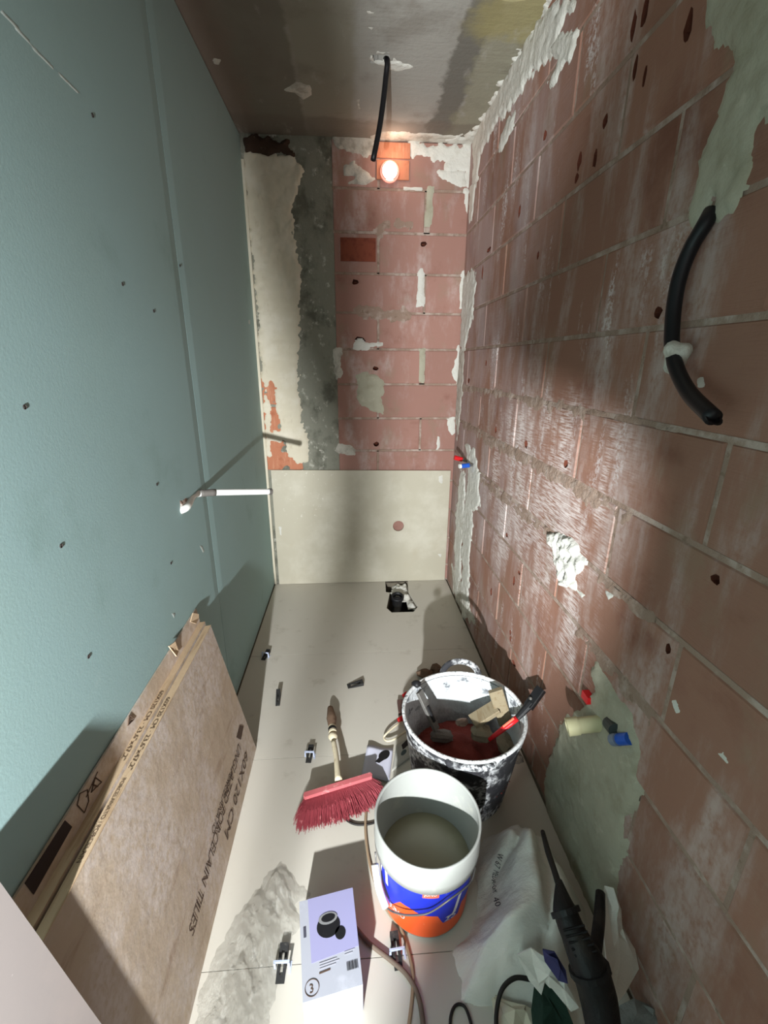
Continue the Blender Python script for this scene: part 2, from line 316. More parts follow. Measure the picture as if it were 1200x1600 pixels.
# ------------------------------------------------------------------ right wall: bricks of their own in a mortar bed
YN, YF = -1.25, D+.1          # near end and far end of the side walls
def slab(name, a, b, mat): return MB().box(a, b).build(name, mat, kind='structure')
wall_right = slab('wall_right', (W+.07, YN, 0), (W+.15, YF, H), mortar_m)
ZC = [0, .113, .315, .517, .717, .919, 1.121, 1.325, 1.524, 1.722, 1.925, 2.128, 2.332, H]
def ragged(cu, cv, ru, rv, seed, n=9):
    r = random.Random(seed); return [(cu+ru*(.75+.5*r.random())*math.cos(2*math.pi*i/n), cv+rv*(.75+.5*r.random())*math.sin(2*math.pi*i/n)) for i in range(n)]
HR = []                       # drilled or broken holes in the bricks, right wall (pixel, half sizes in metres)
for (x, y, a, b) in [(1007, 24, .012, .03), (985, 72, .010, .028), (988, 112, .009, .022), (1076, 42, .012, .03), (1008, 118, .006, .02), (945, 190, .014, .016), (905, 252, .012, .022), (929, 250, .012, .02),
                     (900, 281, .012, .012), (1028, 489, .014, .012), (775, 672, .013, .014), (822, 694, .015, .016), (884, 725, .013, .014), (792, 836, .012, .010), (812, 896, .012, .008),
                     (1117, 905, .010, .010), (803, 908, .012, .020), (768, 925, .012, .022), (1044, 1014, .008, .012), (797, 988, .01, .012), (765, 391, .03, .012), (755, 415, .012, .03), (812, 330, .012, .022),
                     (841, 399, .008, .014), (732, 595, .02, .016), (760, 567, .01, .014), (852, 212, .016, .016), (940, 1020, .012, .008), (797, 1000, .008, .014), (801, 1033, .02, .01)]:
    u, v = px2uv('R', [(x, y)])[0]; HR.append((u, v, a, b))
HB = [(px2uv('B', [(x, y)])[0], r) for x, y, r in [(662, 381, .018), (555, 441, .018), (587, 576, .016), (588, 694, .018), (562, 534, .03)]]
HB = [(u, v, r, r*.8) for (u, v), r in HB]
def brick(fr, parent, u0, u1, v0, v1, mat, holes, seed, depth=.066, name='brick', proud=None):
    r = random.Random(seed); n0 = r.uniform(-.0015, .0015) if proud is None else proud; c = .004
    hs = []
    for (cu, cv, a, b) in holes:
        if u0 < cu < u1 and v0 < cv < v1:
            cu = min(max(cu, u0+a*1.3+.008), u1-a*1.3-.008); cv = min(max(cv, v0+b*1.3+.008), v1-b*1.3-.008); hs.append(ragged(cu, cv, a, b, int(cu*999)))
    J = lambda: r.uniform(-.0015, .0015)
    front = [(u0+c+J(), v0+c+J()), (u1-c+J(), v0+c+J()), (u1-c+J(), v1-c+J()), (u0+c+J(), v1-c+J())]
    # joins with neighbours stay straight, the arris is broken
    loops = [front]+hs; V = [fpt(fr, p[0], p[1], n0) for l in loops for p in l]
    F = [tuple(t) for t in tessellate_polygon([[Vector((p[0], p[1], 0)) for p in l] for l in loops])]
    b = len(V); ring = [(u0, v0), (u1, v0), (u1, v1), (u0, v1)]
    V += [fpt(fr, p[0], p[1], n0-c) for p in ring]+[fpt(fr, p[0], p[1], -depth) for p in ring]
    for i in range(4):
        j = (i+1) % 4; F += [(i, j, b+j, b+i), (b+i, b+j, b+4+j, b+4+i)]
    F.append((b+4, b+5, b+6, b+7)); k = 4; mats = [0]*len(F)
    for l in hs:
        n = len(l); b = len(V); cu = sum(p[0] for p in l)/n; cv = sum(p[1] for p in l)/n
        V += [fpt(fr, cu+(p[0]-cu)*.85, cv+(p[1]-cv)*.85, -.05) for p in l]
        F += [(k+i, k+(i+1) % n, b+(i+1) % n, b+i) for i in range(n)]+[tuple(range(b, b+n))]; mats += [1]*(n+1); k += n
    o = mesh(name, V, F, mat, parent, fix=False)
    if hs:
        o.data.materials.append(brick_i); o.data.polygons.foreach_set('material_index', mats)
    bm = bmesh.new(); bm.from_mesh(o.data); bmesh.ops.recalc_face_normals(bm, faces=bm.faces); bm.to_mesh(o.data); bm.free()
    return o
J = .0055
mb = MB(); k = 0
for ci in range(len(ZC)-1):
    z0, z1 = ZC[ci], ZC[ci+1]; odd = (ci % 2 == 1)
    js = [1.77+.52*i for i in range(-5, 3)] if not odd else [2.066-.522*(5-i) for i in range(0, 7)]
    js = sorted(j+random.Random(ci*31+int(j*10)).uniform(-.012, .012) for j in js if YN+.1 < j < D-.05)
    ed = [YN]+js+[D]
    for a, b in zip(ed[:-1], ed[1:]):
        brick('R', wall_right, a+J*(a > YN), b-J*(b < D), z0+J, z1-J, brick_m, HR, k); k += 1
    for j in js: mb.box((W+.0035, j-J-.001, z0), (W+.068, j+J+.001, z1))
    mb.box((W+.0028, YN, z0-J-.001), (W+.068, D, z0+J+.001))
mb.build('mortar_joints', mortar_m, wall_right, kind='stuff')

# ------------------------------------------------------------------ back wall
wall_back = slab('wall_back', (-.1, D+.07, 0), (W+.15, D+.15, H), mortar_m)
XB = .462
mb = MB()
for ci in range(len(ZC)-1):
    z0, z1 = ZC[ci], ZC[ci+1]; js = [.978] if ci % 2 == 1 else [.71]
    wj = .016 if ci in (7, 11) else J
    if ci == 7: js = [.978]
    ed = [XB]+js+[W+.06]
    for i, (a, b) in enumerate(zip(ed[:-1], ed[1:])):
        brick('B', wall_back, a+(wj if i else J*.4), b-(wj if i < len(ed)-2 else 0), z0+J, z1-J, brick_b, HB, 500+ci*7+i)
    for j in js: mb.box((j-wj-.001, D+.0025, z0), (j+wj+.001, D+.068, z1))
    mb.box((XB, D+.0025, z0-J-.001), (W+.06, D+.068, z0+J+.001))
mb.build('mortar_joints', mortar_m, wall_back, kind='stuff')
# cement pillar face beside the bricks, orange bricks low in the corner
patch('cement_column', wall_back, 'B', [(-.02, -.02), (XB, -.02), (XB+.004, .9), (XB-.003, 1.6), (XB, H+.02), (-.02, H+.02)], .004, cement_m, res=.02, rag=.002, bumpy=.9, base=-.003)
MB().box((XB-.06, D+.012, 0), (XB, D+.068, H)).box((-.1, D+.012, 0), (XB-.06, D+.068, H)).build('column_core', cement_m, wall_back)
for i, (a, b, c, d) in enumerate([(.012, .235, .80, .985), (.012, .16, 1.0, 1.19), (.012, .16, 1.204, 1.36)]):
    brick('B', wall_back, a, b, c, d, brick_o, [], 900+i, depth=.01, proud=.0035)
cream = [(379, 240), (384, 236), (440, 243), (462, 246), (474, 270), (466, 300), (456, 330), (462, 380), (470, 420), (470, 470), (466, 560), (468, 620), (472, 660), (482, 690), (484, 718), (472, 727), (462, 724), (450, 712), (444, 692), (440, 690), (424, 690), (424, 728), (418, 728), (410, 600), (398, 450), (386, 320)]
ppx(wall_back, 'B', cream, .009, plaster_c, rag=.012, ragf=40, holes=[[(424, 592), (429, 620), (431, 640), (437, 656), (437, 672), (425, 672), (427, 650), (419, 616), (421, 600)]], res=.007, seed=3)
ppx(wall_back, 'B', [(421, 690), (424, 690), (424, 733), (423, 733)], .006, plaster_c, rag=.003, res=.006)
def spx(fr, pts, th=.005, mat=None, **k):
    k.setdefault('rag', .012); k.setdefault('parent', {'R': wall_right, 'B': wall_back}[fr]); par = k.pop('parent'); return ppx(par, fr, pts, th, mat, **k)
B = 'B'
spx(B, [(641, 222), (680, 224), (738, 226), (738, 292), (726, 300), (728, 270), (700, 268), (690, 256), (672, 244), (642, 240)], seed=11, rag=.02)
spx(B, [(676, 264), (700, 262), (728, 266), (734, 290), (715, 290), (690, 280)], seed=12)
spx(B, [(726, 296), (736, 296), (735, 330), (731, 348), (727, 320)], seed=13, rag=.008)
spx(B, [(518, 208), (540, 205), (575, 212), (588, 222), (587, 246), (570, 244), (540, 240), (524, 226)], mat=plaster_s, seed=14)
spx(B, [(538, 262), (553, 254), (566, 260), (576, 276), (588, 280), (572, 290), (545, 286), (560, 276), (540, 272)], mat=plaster_s, seed=15)
spx(B, [(622, 291), (660, 294), (658, 297), (624, 294)], seed=16, rag=.003)
spx(B, [(556, 588), (566, 580), (578, 584), (590, 586), (602, 598), (600, 612), (595, 622), (602, 640), (598, 648), (584, 644), (566, 634), (556, 622), (560, 606)], .006, mat=plaster_g, seed=17, rag=.01)
spx(B, [(553, 534), (562, 530), (574, 536), (600, 536), (596, 540), (580, 542), (566, 549), (552, 544)], mat=plaster_w, seed=18, rag=.008)
spx(B, [(656, 418), (662, 420), (663, 440), (660, 455), (664, 478), (650, 480), (653, 460), (651, 442)], mat=plaster_w, seed=19, rag=.008)
spx(B, [(521, 546), (531, 545), (536, 560), (533, 590), (527, 592), (522, 575)], mat=plaster_s, seed=20)
spx(B, [(500, 704), (525, 702), (528, 694), (548, 697), (555, 702), (556, 712), (540, 712), (524, 706)], mat=plaster_s, seed=21, rag=.006)
spx(B, [(716, 536), (720, 545), (718, 570), (714, 598), (704, 582), (712, 560)], seed=22, rag=.006)
spx(B, [(697, 656), (712, 650), (712, 676), (706, 680), (700, 668)], seed=23, rag=.008)
spx(B, [(722, 422), (730, 424), (726, 480), (716, 486), (718, 450)], seed=24, rag=.006)
spx(B, [(683, 680), (687, 682), (688, 702), (682, 702)], seed=25, rag=.003, res=.005)
spx(B, [(655, 545), (664, 545), (662, 598), (653, 596)], .003, mat=plaster_g, seed=26, rag=.004)
spx(B, [(668, 292), (678, 292), (676, 354), (664, 353)], .003, mat=plaster_g, seed=27, rag=.004)
spx(B, [(540, 478), (600, 480), (640, 482), (640, 500), (560, 498)], .0015, mat=mortar_m, seed=28, rag=.02)
spx(B, [(590, 345), (640, 350), (600, 366), (590, 372)], .0012, mat=mortar_m, seed=29, rag=.03)
# broken brick recess (dark red, left of the fourth course) and dark foam in the corner
MB().box((.50, D-.004, 1.985), (.695, D+.03, 2.10)).build('broken_brick', Mat('brick_dark', (126, 66, 48), .9, [((96, 46, 34), [('n', (20, 20, 20), .45, .7)], .7)], [(90, .4, .006)]), wall_back)
patch('dark_foam', wall_back, 'B', px2uv('B', [(376, 216), (400, 210), (450, 222), (462, 244), (436, 243), (384, 238)]), .02, Mat('brown_foam', (66, 50, 40), .95, [((110, 96, 84), [('n', (40, 40, 40), .6, .7)], .7)], [(60, .8, .012)]), seed=31, rag=.015)
# big porcelain piece standing against the foot of the wall, with a round hole cut for the outlet
def plate(name, fr, outer, holes, n0, n1, mat, parent, emat=None):
    loops = [outer]+list(holes); V = []; F = []
    flatl = [p for l in loops for p in l]; tri = tessellate_polygon([[Vector((p[0], p[1], 0)) for p in l] for l in loops]); N = len(flatl)
    V = [fpt(fr, p[0], p[1], n1) for p in flatl]+[fpt(fr, p[0], p[1], n0) for p in flatl]
    F = [tuple(t) for t in tri]+[tuple(i+N for i in t) for t in tri]; k = 0
    for l in loops:
        n = len(l); F += [(k+i, k+(i+1) % n, k+(i+1) % n+N, k+i+N) for i in range(n)]; k += n
    return mesh(name, V, F, mat, parent)
circ = lambda cu, cv, r, n=32: [(cu+r*math.cos(2*math.pi*i/n), cv+r*math.sin(2*math.pi*i/n)) for i in range(n)]
t = plate('tile', 'B', [(.034, .002), (1.182, .002), (1.182, .788), (.034, .803)], [circ(.848, .412, .037)], .006, .018, tileb_m, wall_back); t['label'] = 'large cream porcelain tile with a round hole'
spx(B, [(683, 742), (691, 741), (690, 755), (685, 754)], base=.018, mat=plaster_w, seed=33, rag=.004, thick=None) if False else None
for i, pg in enumerate([[(685, 744), (691, 741), (690, 754), (686, 752)], [(437, 822), (440, 822), (441, 836), (438, 834)], [(683, 864), (689, 864), (688, 869)]]):
    patch('plaster_fleck', t, 'B', [(a-.001, b) for a, b in px2uv('B', pg)], .002, plaster_w, res=.004, rag=.003, base=.019, seed=40+i)

# ------------------------------------------------------------------ plaster on the right wall
R = 'R'
spx(R, [(741, 300), (739, 216), (790, 120), (858, 8), (905, 0), (880, 38), (866, 80), (838, 110), (812, 150), (792, 172), (770, 205), (752, 240), (748, 280)], .008, seed=51, rag=.022, res=.01)
spx(R, [(862, 76), (890, 36), (903, 44), (900, 72), (876, 118), (862, 138), (856, 130), (872, 96)], .008, seed=52, rag=.016)
spx(R, [(796, 182), (806, 176), (800, 204), (786, 232), (778, 240), (784, 214)], .006, seed=53, rag=.014)
spx(R, [(735, 288), (743, 290), (738, 345), (733, 352)], .006, seed=54, rag=.012)
spx(R, [(724, 430), (742, 424), (746, 440), (738, 500), (726, 545), (719, 540)], .006, seed=55, rag=.02)
spx(R, [(719, 545), (726, 550), (722, 620), (714, 690), (711, 640)], .004, mat=plaster_s, seed=56, rag=.02)
spx(R, [(858, 832), (880, 830), (898, 846), (906, 868), (914, 876), (914, 892), (900, 900), (898, 918), (886, 918), (872, 896), (862, 880), (866, 862)], .012, seed=57, rag=.016, bumpy=.8, res=.006)
spx(R, [(728, 694), (742, 700), (748, 742), (750, 790), (740, 800), (734, 880), (732, 960), (722, 965), (722, 860), (726, 790), (732, 740)], .007, mat=plaster_w, seed=58, rag=.02)
spx(R, [(720, 734), (728, 736), (726, 800), (720, 880), (718, 940), (712, 930), (710, 860), (714, 790)], .007, mat=plaster_w, seed=59, rag=.02)
spx(R, [(706, 880), (738, 960), (742, 975), (728, 966), (708, 925)], .006, mat=plaster_s, seed=60, rag=.02)
green_pl = [(934, 1036), (950, 1062), (972, 1090), (996, 1140), (1004, 1175), (998, 1210), (1000, 1240), (985, 1268), (980, 1310), (968, 1350), (960, 1390), (955, 1430), (935, 1440), (900, 1385), (872, 1310), (856, 1260), (852, 1225), (862, 1180), (874, 1150), (880, 1122), (906, 1106), (930, 1080), (926, 1050)]
spx(R, green_pl, .010, mat=plaster_g, seed=61, rag=.012)
spx(R, [(1110, -40), (1112, 60), (1120, 74), (1148, 112), (1130, 160), (1108, 220), (1092, 270), (1080, 320), (1082, 352), (1090, 360), (1094, 335), (1114, 312), (1120, 350), (1140, 325), (1158, 290), (1170, 240), (1184, 205), (1215, 180), (1230, -60)], .010, mat=plaster_g, seed=62, rag=.014, res=.01)
for i, pg in enumerate([[(1122, 1178), (1130, 1175), (1140, 1192), (1134, 1194)], [(1050, 1095), (1056, 1095), (1062, 1112), (1056, 1116)], [(1090, 594), (1096, 592), (1098, 602), (1092, 603)], [(1122, 572), (1134, 572), (1130, 580)], [(946, 925), (956, 930), (950, 938)],
                        [(900, 920), (915, 930), (908, 935)], [(880, 905), (893, 918), (884, 914)], [(868, 880), (874, 886), (872, 892)], [(1168, 205), (1190, 280), (1160, 290)]]):
    spx(R, pg, .004, seed=70+i, rag=.004, res=.004) if i < 8 else None
# mortar smeared over the right wall's joints
for i, pg in enumerate([[(720, 600), (800, 614), (880, 630), (960, 648), (1060, 672), (1060, 684), (960, 660), (870, 644), (790, 624), (722, 610)],
                        [(722, 655), (780, 688), (850, 724), (930, 768), (985, 803), (975, 818), (910, 778), (840, 738), (770, 700), (722, 668)],
                        [(748, 740), (810, 790), (858, 832), (855, 842), (800, 798), (748, 752)], [(932, 897), (985, 936), (1020, 966), (1012, 974), (934, 910)],
                        [(905, 985), (950, 1035), (1020, 1118), (1014, 1126), (940, 1040), (900, 994)]]):
    spx(R, pg, .0016, mat=mortar_m, seed=90+i, rag=.016, res=.01, bumpy=.15)

# ------------------------------------------------------------------ left wall: green plasterboard sheets screwed to studs
wall_left = slab('wall_left', (-.1, YN, 0), (-.05, YF, H), board_edge)
def panel(y0, y1, taper0, taper1):
    prof = [(y0, -.0022 if taper0 else 0), (y0+.05, 0), (y1-.05, 0), (y1, -.0022 if taper1 else 0)]
    V = [(x, y, z) for z in (.004, H-.006) for y, x in prof]+[(-.013, y, z) for z in (.004, H-.006) for y, x in prof]
    F = [(i, i+1, i+5, i+4) for i in range(3)]+[(8+i, 9+i, 13+i, 12+i) for i in range(3)]+[(i, i+1, 9+i, 8+i) for i in range(3)]+[(4+i, 5+i, 13+i, 12+i) for i in range(3)]+[(0, 4, 12, 8), (3, 7, 15, 11)]
    return mesh('plasterboard_panel', V, F, green_m, wall_left)
pA = panel(1.657, D-.002, True, False); pB = panel(.455, 1.654, True, True); pC = panel(YN, .452, False, True)
sx = [(38, 636, pB), (95, 853, pB), (138, 1026, pB), (191, 444, pB), (245, 757, pB), (267, 880, pB), (144, 180, pB), (281, 415, pA), (240, 486, pB)]
for x, y, par in sx:
    p = at(x, y, 'x', 0); MB().lathe([(.0045, .0), (.004, .0008), (.0022, -.0006), (.0003, -.0014)], p+np.array([.0006, 0, 0]), 10, ((0, 1, 0), (0, 0, 1), (1, 0, 0))).build('screw', inkd_m, par)
for i, (pg, par) in enumerate([([(4, 14), (60, 80), (126, 146), (122, 147), (55, 82), (0, 18)], pB), ([(388, 500), (391, 499), (391, 507), (388, 506)], pA), ([(312, 852), (316, 853), (320, 862), (317, 864)], pA), ([(268, 958), (274, 958), (272, 966)], pB)]):
    patch('chalk_mark', par, 'L', px2uv('L', pg), .0008, chalk_m, res=.004, rag=.002, ragf=60, seed=110+i)
MB().box((-.012, D-.012, .0), (.014, D+.004, 2.44)).build('corner_bead', plaster_c, wall_back)

# ------------------------------------------------------------------ ceiling with the chased cable hole and the round opening
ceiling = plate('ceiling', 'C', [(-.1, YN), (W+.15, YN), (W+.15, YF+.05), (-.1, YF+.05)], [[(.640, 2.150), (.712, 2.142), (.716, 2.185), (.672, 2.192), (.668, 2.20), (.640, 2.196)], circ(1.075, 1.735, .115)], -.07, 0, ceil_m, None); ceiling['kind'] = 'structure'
MB().box((-.15, YN, H+.07), (W+.2, YF+.1, H+.12)).build('ceiling_slab', pitm, ceiling)
cp = lambda pts, **k: ppx(ceiling, 'C', pts, **k)
cp([(700, 218), (742, 205), (760, 170), (785, 126), (815, 80), (842, 34), (856, -10), (885, -30), (870, 20), (800, 132), (742, 226), (700, 226)], thick=.008, seed=120, rag=.02)
cp([(444, 141), (462, 128), (484, 134), (488, 148), (474, 156), (460, 146)], thick=.005, mat=plaster_s, seed=121, rag=.006)
cp([(576, 92), (590, 80), (612, 82), (620, 96), (648, 104), (622, 112), (606, 108), (586, 100)], thick=.004, mat=plaster_w, seed=122, rag=.010, res=.005, holes=[[(582, 84), (612, 84), (612, 94), (582, 97)]])
cp([(573, 17), (590, 18), (584, 24), (574, 22)], thick=.003, seed=123, rag=.004, res=.005)
cp([(573, 42), (587, 42), (580, 47)], thick=.003, seed=124, rag=.004, res=.005)
cp([(556, 155), (562, 155), (563, 170), (558, 172)], thick=.003, mat=plaster_s, seed=125, rag=.004, res=.005)
cp([(332, 90), (346, 92), (342, 102), (334, 100)], thick=.003, mat=plaster_s, seed=126, rag=.006)
cp([(578, 212), (600, 205), (660, 208), (720, 214), (720, 222), (600, 224), (578, 224)], thick=.004, mat=plaster_s, seed=127, rag=.012)

# ------------------------------------------------------------------ floor: screed and large porcelain tiles, a broken-out corner at the drain
floor = slab('floor', (-.15, YN, -.14), (W+.2, YF+.1, -.09), pitm)
drain = px2uv('F', [(602, 908), (612, 909), (637, 907), (638, 925), (645, 936), (653, 948), (646, 956), (612, 957), (604, 950), (609, 926), (603, 925)])
plate('screed', 'F', [(-.15, YN), (W+.2, YN), (W+.2, YF+.1), (-.15, YF+.1)], [drain], -.09, -.010, screed_m, floor)
ys = [YN, .090, .725, 1.357, 2.003, D-.006]
for a, b in zip(ys[:-1], ys[1:]):
    o = [(.006, a+.001), (1.192, a+.001), (1.192, b-.001), (.006, b-.001)]
    if b > 2.5:   # run the outline round the broken-out drain
        d = [list(p) for p in drain]; o = [(.006, a+.001), (1.192, a+.001), (1.192, b-.001)]+[(max(drain[2][0], .9), b-.001)]+[tuple(p) for p in drain[3:11]]+[(drain[0][0], b-.001), (.006, b-.001)]
    plate('tile', 'F', o, [], -.0096, 0, tile_m, floor)
patch('rubble_edge', floor, 'F', px2uv('F', [(612, 909), (637, 907), (638, 922), (643, 928), (651, 940), (652, 946), (640, 944), (630, 930), (622, 924), (612, 920)]), .02, plaster_w, base=-.03, rag=.012, bumpy=.7, edge=.03, res=.007, seed=130)
dp = thing('drain_pipe', 'black drain pipe elbow in the broken-out floor hole', 'pipe', (.82, 2.5, -.09))
MB().tube([(.80, 2.43, -.085), (.815, 2.50, -.075), (.825, 2.56, -.055), (.828, 2.60, -.02)], .034, 16).build('elbow', black_m, dp, smooth=True)
MB().lathe([(.030, 0), (.042, 0), (.042, .03), (.034, .034), (.030, .034), (.030, 0)], (.828, 2.60, -.03), 20, ((1, 0, 0), (0, .9, .35), (0, -.35, .9))).build('collar', black_m, dp, smooth=True)
MB().box((.775, 2.38, -.089), (.90, 2.43, -.05)).build('trap_body', black_m, dp)

# ------------------------------------------------------------------ things on the walls and ceiling
# bulb in front of an orange brick patch
MB().box((.700, D-.006, 2.375), (.872, D+.02, 2.462)).build('brick', brick_o, wall_back); MB().box((.700, D-.007, 2.470), (.876, D+.02, 2.538)).build('brick', brick_o, wall_back)
bl = thing('light_bulb', 'glowing bare bulb on the back wall under the ceiling', 'light bulb', (.768, D, 2.40))
ca = ((1, 0, 0), (0, 0, 1), (0, -1, 0)); bc = np.array((.768, D-.006, 2.408))
MB().lathe([(.001, 0), (.050, 0), (.050, .010), (.044, .014)], bc, 28, ca).build('holder', pinkg_m, bl, smooth=True)
prof = [(.038, .012), (.040, .020), (.037, .032), (.028, .042), (.015, .048), (.001, .050)]
MB().lathe(prof, bc, 28, ca).build('glass', glass_m, bl, smooth=True)
pl = bpy.data.lights.new('bulb_glow', 'POINT'); po = bpy.data.objects.new('bulb_glow', pl); C.objects.link(po); pl.energy = .55; pl.color = (1, .72, .56); pl.shadow_soft_size = .03; po.location = (.79, D-.085, 2.47)
# black conduit out of the ceiling
cc = [at(600, 92, 'z', H+.03), at(605, 96, 'z', H-.01), at(603, 120, 'y', 2.165), at(598, 165, 'y', 2.15), at(592, 205, 'y', 2.13), at(583, 250, 'y', 2.11)]
o = MB().tube(cc, .0105, 12).build('cable_conduit', blackc_m, smooth=True); tag(o, 'thin black conduit hanging out of the chased hole in the ceiling', 'conduit')
# black corrugated hose on the right wall
hp = [(1112, 330, 1.195), (1100, 352, 1.183), (1078, 390, 1.178), (1060, 440, 1.172), (1051, 500, 1.168), (1052, 558, 1.16), (1074, 610, 1.15), (1115, 653, 1.135)]
hs = thing('corrugated_hose', 'thick black conduit curving down the right brick wall', 'conduit', at(1102, 340, 'x', W)); pts = [at(a, b, 'x', c) for a, b, c in hp]
MB().tube(pts, .0135, 14, sm=8).build('hose', blackc_m, hs, smooth=True)
MB().lathe([(.0136, 0), (.0136, .003), (.010, .003), (.010, -.02)], pts[-1], 14, ((0, .7, .7), (1, 0, 0), tuple((pts[-1]-pts[-2])/np.linalg.norm(pts[-1]-pts[-2])))).build('rim', blackc_m, hs)
V, F = blob(.022, at(1056, 556, 'x', 1.165), 5, (1, .9, 1.15), 3, .22); mesh('plaster_blob', V, F, plaster_s, hs, smooth=True, label='grey plaster lump fixing the conduit')
# white bent conduit on the left wall
cpx = [np.array((-.01, 1.395, .995)), np.array((.012, 1.415, 1.003)), at(303, 774, 'z', 1.004), at(326, 770, 'z', 1.0), at(360, 769, 'z', .988), at(395, 768.5, 'z', .972), at(424, 768, 'z', .958)]
wc = thing('white_conduit', 'white bent plastic conduit sticking out of the green board', 'conduit', (0, 1.40, 1.0)); sp = smooth_path(cpx, 6)
MB().tube(sp, .0115, 14, sm=1).build('pipe', white_p, wc, smooth=True)
MB().tube(sp[15:21], .0130, 14, sm=1).build('tape_band', grey_t, wc, smooth=True)
MB().tube([sp[-2], sp[-1]+(sp[-1]-sp[-2])*.05], .0125, 14, sm=1).build('end_ring', grey_t, wc)
patch('torn_edge', wall_left, 'L', px2uv('L', [(281, 782), (290, 776), (300, 784), (298, 794), (288, 806), (281, 802)]), .004, Mat('torn_board', (150, 128, 116), .9, [((222, 218, 212), [('n', (90, 90, 90), .5, .6)], .9)]), res=.004, rag=.006, seed=140)
# water stubs with coloured caps
v1 = thing('red_stub', 'small red cap on the water stub beside the back tile', 'pipe cap', at(715, 719, 'x', 1.2))
a = at(722, 718, 'x', 1.165); MB().tube([a, a+np.array((-.045, .0, .012))], .013, 12, sm=1).build('cap', red_p, v1, smooth=False); MB().tube([a, at(732, 722, 'x', 1.2)], .008, 10, sm=1).build('pipe', steel_m, v1)
v2 = thing('blue_stub', 'small blue cap below the red one on the water stub', 'pipe cap', at(727, 724, 'x', 1.2))
a = at(733, 727, 'x', 1.178); MB().tube([a, a+np.array((-.045, -.01, -.002))], .0125, 12, sm=1).build('cap', blue_p, v2); MB().box((-.012, -.002, -.012), (-.002, .014, .012), None).v
MB().tube([a+np.array((-.046, -.01, -.002)), a+np.array((-.058, -.012, -.003))], .012, 12, sm=1).build('end', white_p, v2); MB().tube([a, at(742, 726, 'x', 1.2)], .008, 10, sm=1).build('pipe', steel_m, v2)
s1 = thing('outlet_pipe', 'beige outlet pipe sticking out of the grey render, right wall', 'pipe', at(950, 1135, 'x', 1.2))
pa, pb = at(940, 1130, 'x', 1.2), at(886, 1136, 'x', 1.115)
MB().tube([pa, pb], .021, 18, sm=1, cap=False).build('pipe', beige_p, s1, smooth=True); dd = (pb-pa)/np.linalg.norm(pb-pa)
MB().tube([pb-dd*.03, pb], .0235, 18, sm=1, cap=False).build('socket', beige_p, s1, smooth=True)
MB().lathe([(.0235, 0), (.016, .001), (.015, -.02), (.001, -.02)], pb, 18, (tuple(np.cross(dd, (0, 0, 1))), tuple(np.cross(np.cross(dd, (0, 0, 1)), dd)), tuple(dd))).build('mouth', beige_p, s1)
o = MB().box((0, -.016, -.011), (.02, .016, .011), ((-1, 0, 0), (0, 1, 0), (0, 0, 1)), at(924, 1089, 'x', 1.2)).build('stub_plug', red_p); tag(o, 'red cap set in white plaster above the beige outlet pipe', 'pipe cap')
b0 = at(955, 1150, 'x', 1.2); bt = thing('plugged_elbow', 'blue cap with dark elbow in the grey render, right wall', 'pipe cap', b0)
MB().tube([at(952, 1130, 'x', 1.195), at(962, 1142, 'x', 1.185)], .017, 14, sm=1).build('elbow', Mat('dark_grey', (60, 66, 66), .5), bt)
MB().tube([at(958, 1156, 'x', 1.18), at(984, 1154, 'x', 1.19)], .014, 14, sm=1).build('cap', blue_p, bt); MB().tube([at(958, 1156, 'x', 1.178), at(966, 1155.5, 'x', 1.18)], .0148, 14, sm=1).build('ring', Mat('pale_ring', (120, 130, 150), .5), bt)

# ------------------------------------------------------------------ tile cartons leaning on the left wall
LE = .6047; ln = math.hypot(.092, .60); DS = np.array((.092, 0, -.60))/ln; NS = np.cross((0, -1, 0), DS)   # down-slope and face normal
def carton(name, label, off, yf, yn, h, up=0.):
    t = thing(name, label, 'cardboard box', (.14-off, (yf+yn)/2, 0), 'flat tile cartons leaning on the green wall')
    b = np.array((.150-off, yf, 0)); th = .0195; top = b-DS*h
    ax = ((0, -1, 0), tuple(-DS), tuple(NS)); o = b+np.array((0, 0, .001)); Lc = yf-yn; sk = .055
    def hexa(y0, y1, z0, z1, e=0): return MB().add([o+x*np.array(ax[0])+y*np.array(ax[1])+z*np.array(ax[2]) for x, y in ((sk*y0/h-e, y0), (Lc+e, y0), (Lc+e, y1), (sk*y1/h-e, y1)) for z in (z0, z1)], [(0, 2, 4, 6), (1, 3, 5, 7), (0, 1, 3, 2), (2, 3, 5, 4), (4, 5, 7, 6), (6, 7, 1, 0)])
    hexa(0, h, -th, 0).build('body', card_m, t)
    hexa(h-.0005, h+.0012, -th-.0005, .0008, .001).build('edge_flap', card_e, t)
    return t, b, top
c1, b1, t1 = carton('tile_carton', 'outermost brown tile carton with large printed face', 0, 1.41, .215, LE)
c2, b2, t2 = carton('tile_carton', 'middle brown tile carton, only its printed top edge showing', .0255, 1.43, .235, LE+.002)
c3 = thing('tile_carton', 'rear brown carton against the green wall with a dark handle panel', 'cardboard box', (.06, .8, 0), 'flat tile cartons leaning on the green wall')
b3 = np.array((.092, 1.385, .001)); n3 = np.cross((0, -1, 0), np.array((.132, 0, -1))/math.hypot(.132, 1)); d3 = np.array((.132, 0, -1))/math.hypot(.132, 1)
MB().box((0, 0, -.005), (1.17, .652, 0), ((0, -1, 0), tuple(-d3), tuple(n3)), b3).build('body', card_m, c3)
def face3(px, py, lift=.0, ): p = at_plane(px, py, b3, n3); return p+n3*lift
q = [face3(*p) for p in [(101, 1282), (112, 1292), (52, 1398), (38, 1380)]]
mesh('handle_panel', [p+n3*.0012 for p in q]+[p+n3*.0002 for p in q], [(0, 1, 2, 3), (4, 7, 6, 5), (0, 4, 5, 1), (1, 5, 6, 2), (2, 6, 7, 3), (3, 7, 4, 0)], inkd_m, c3)
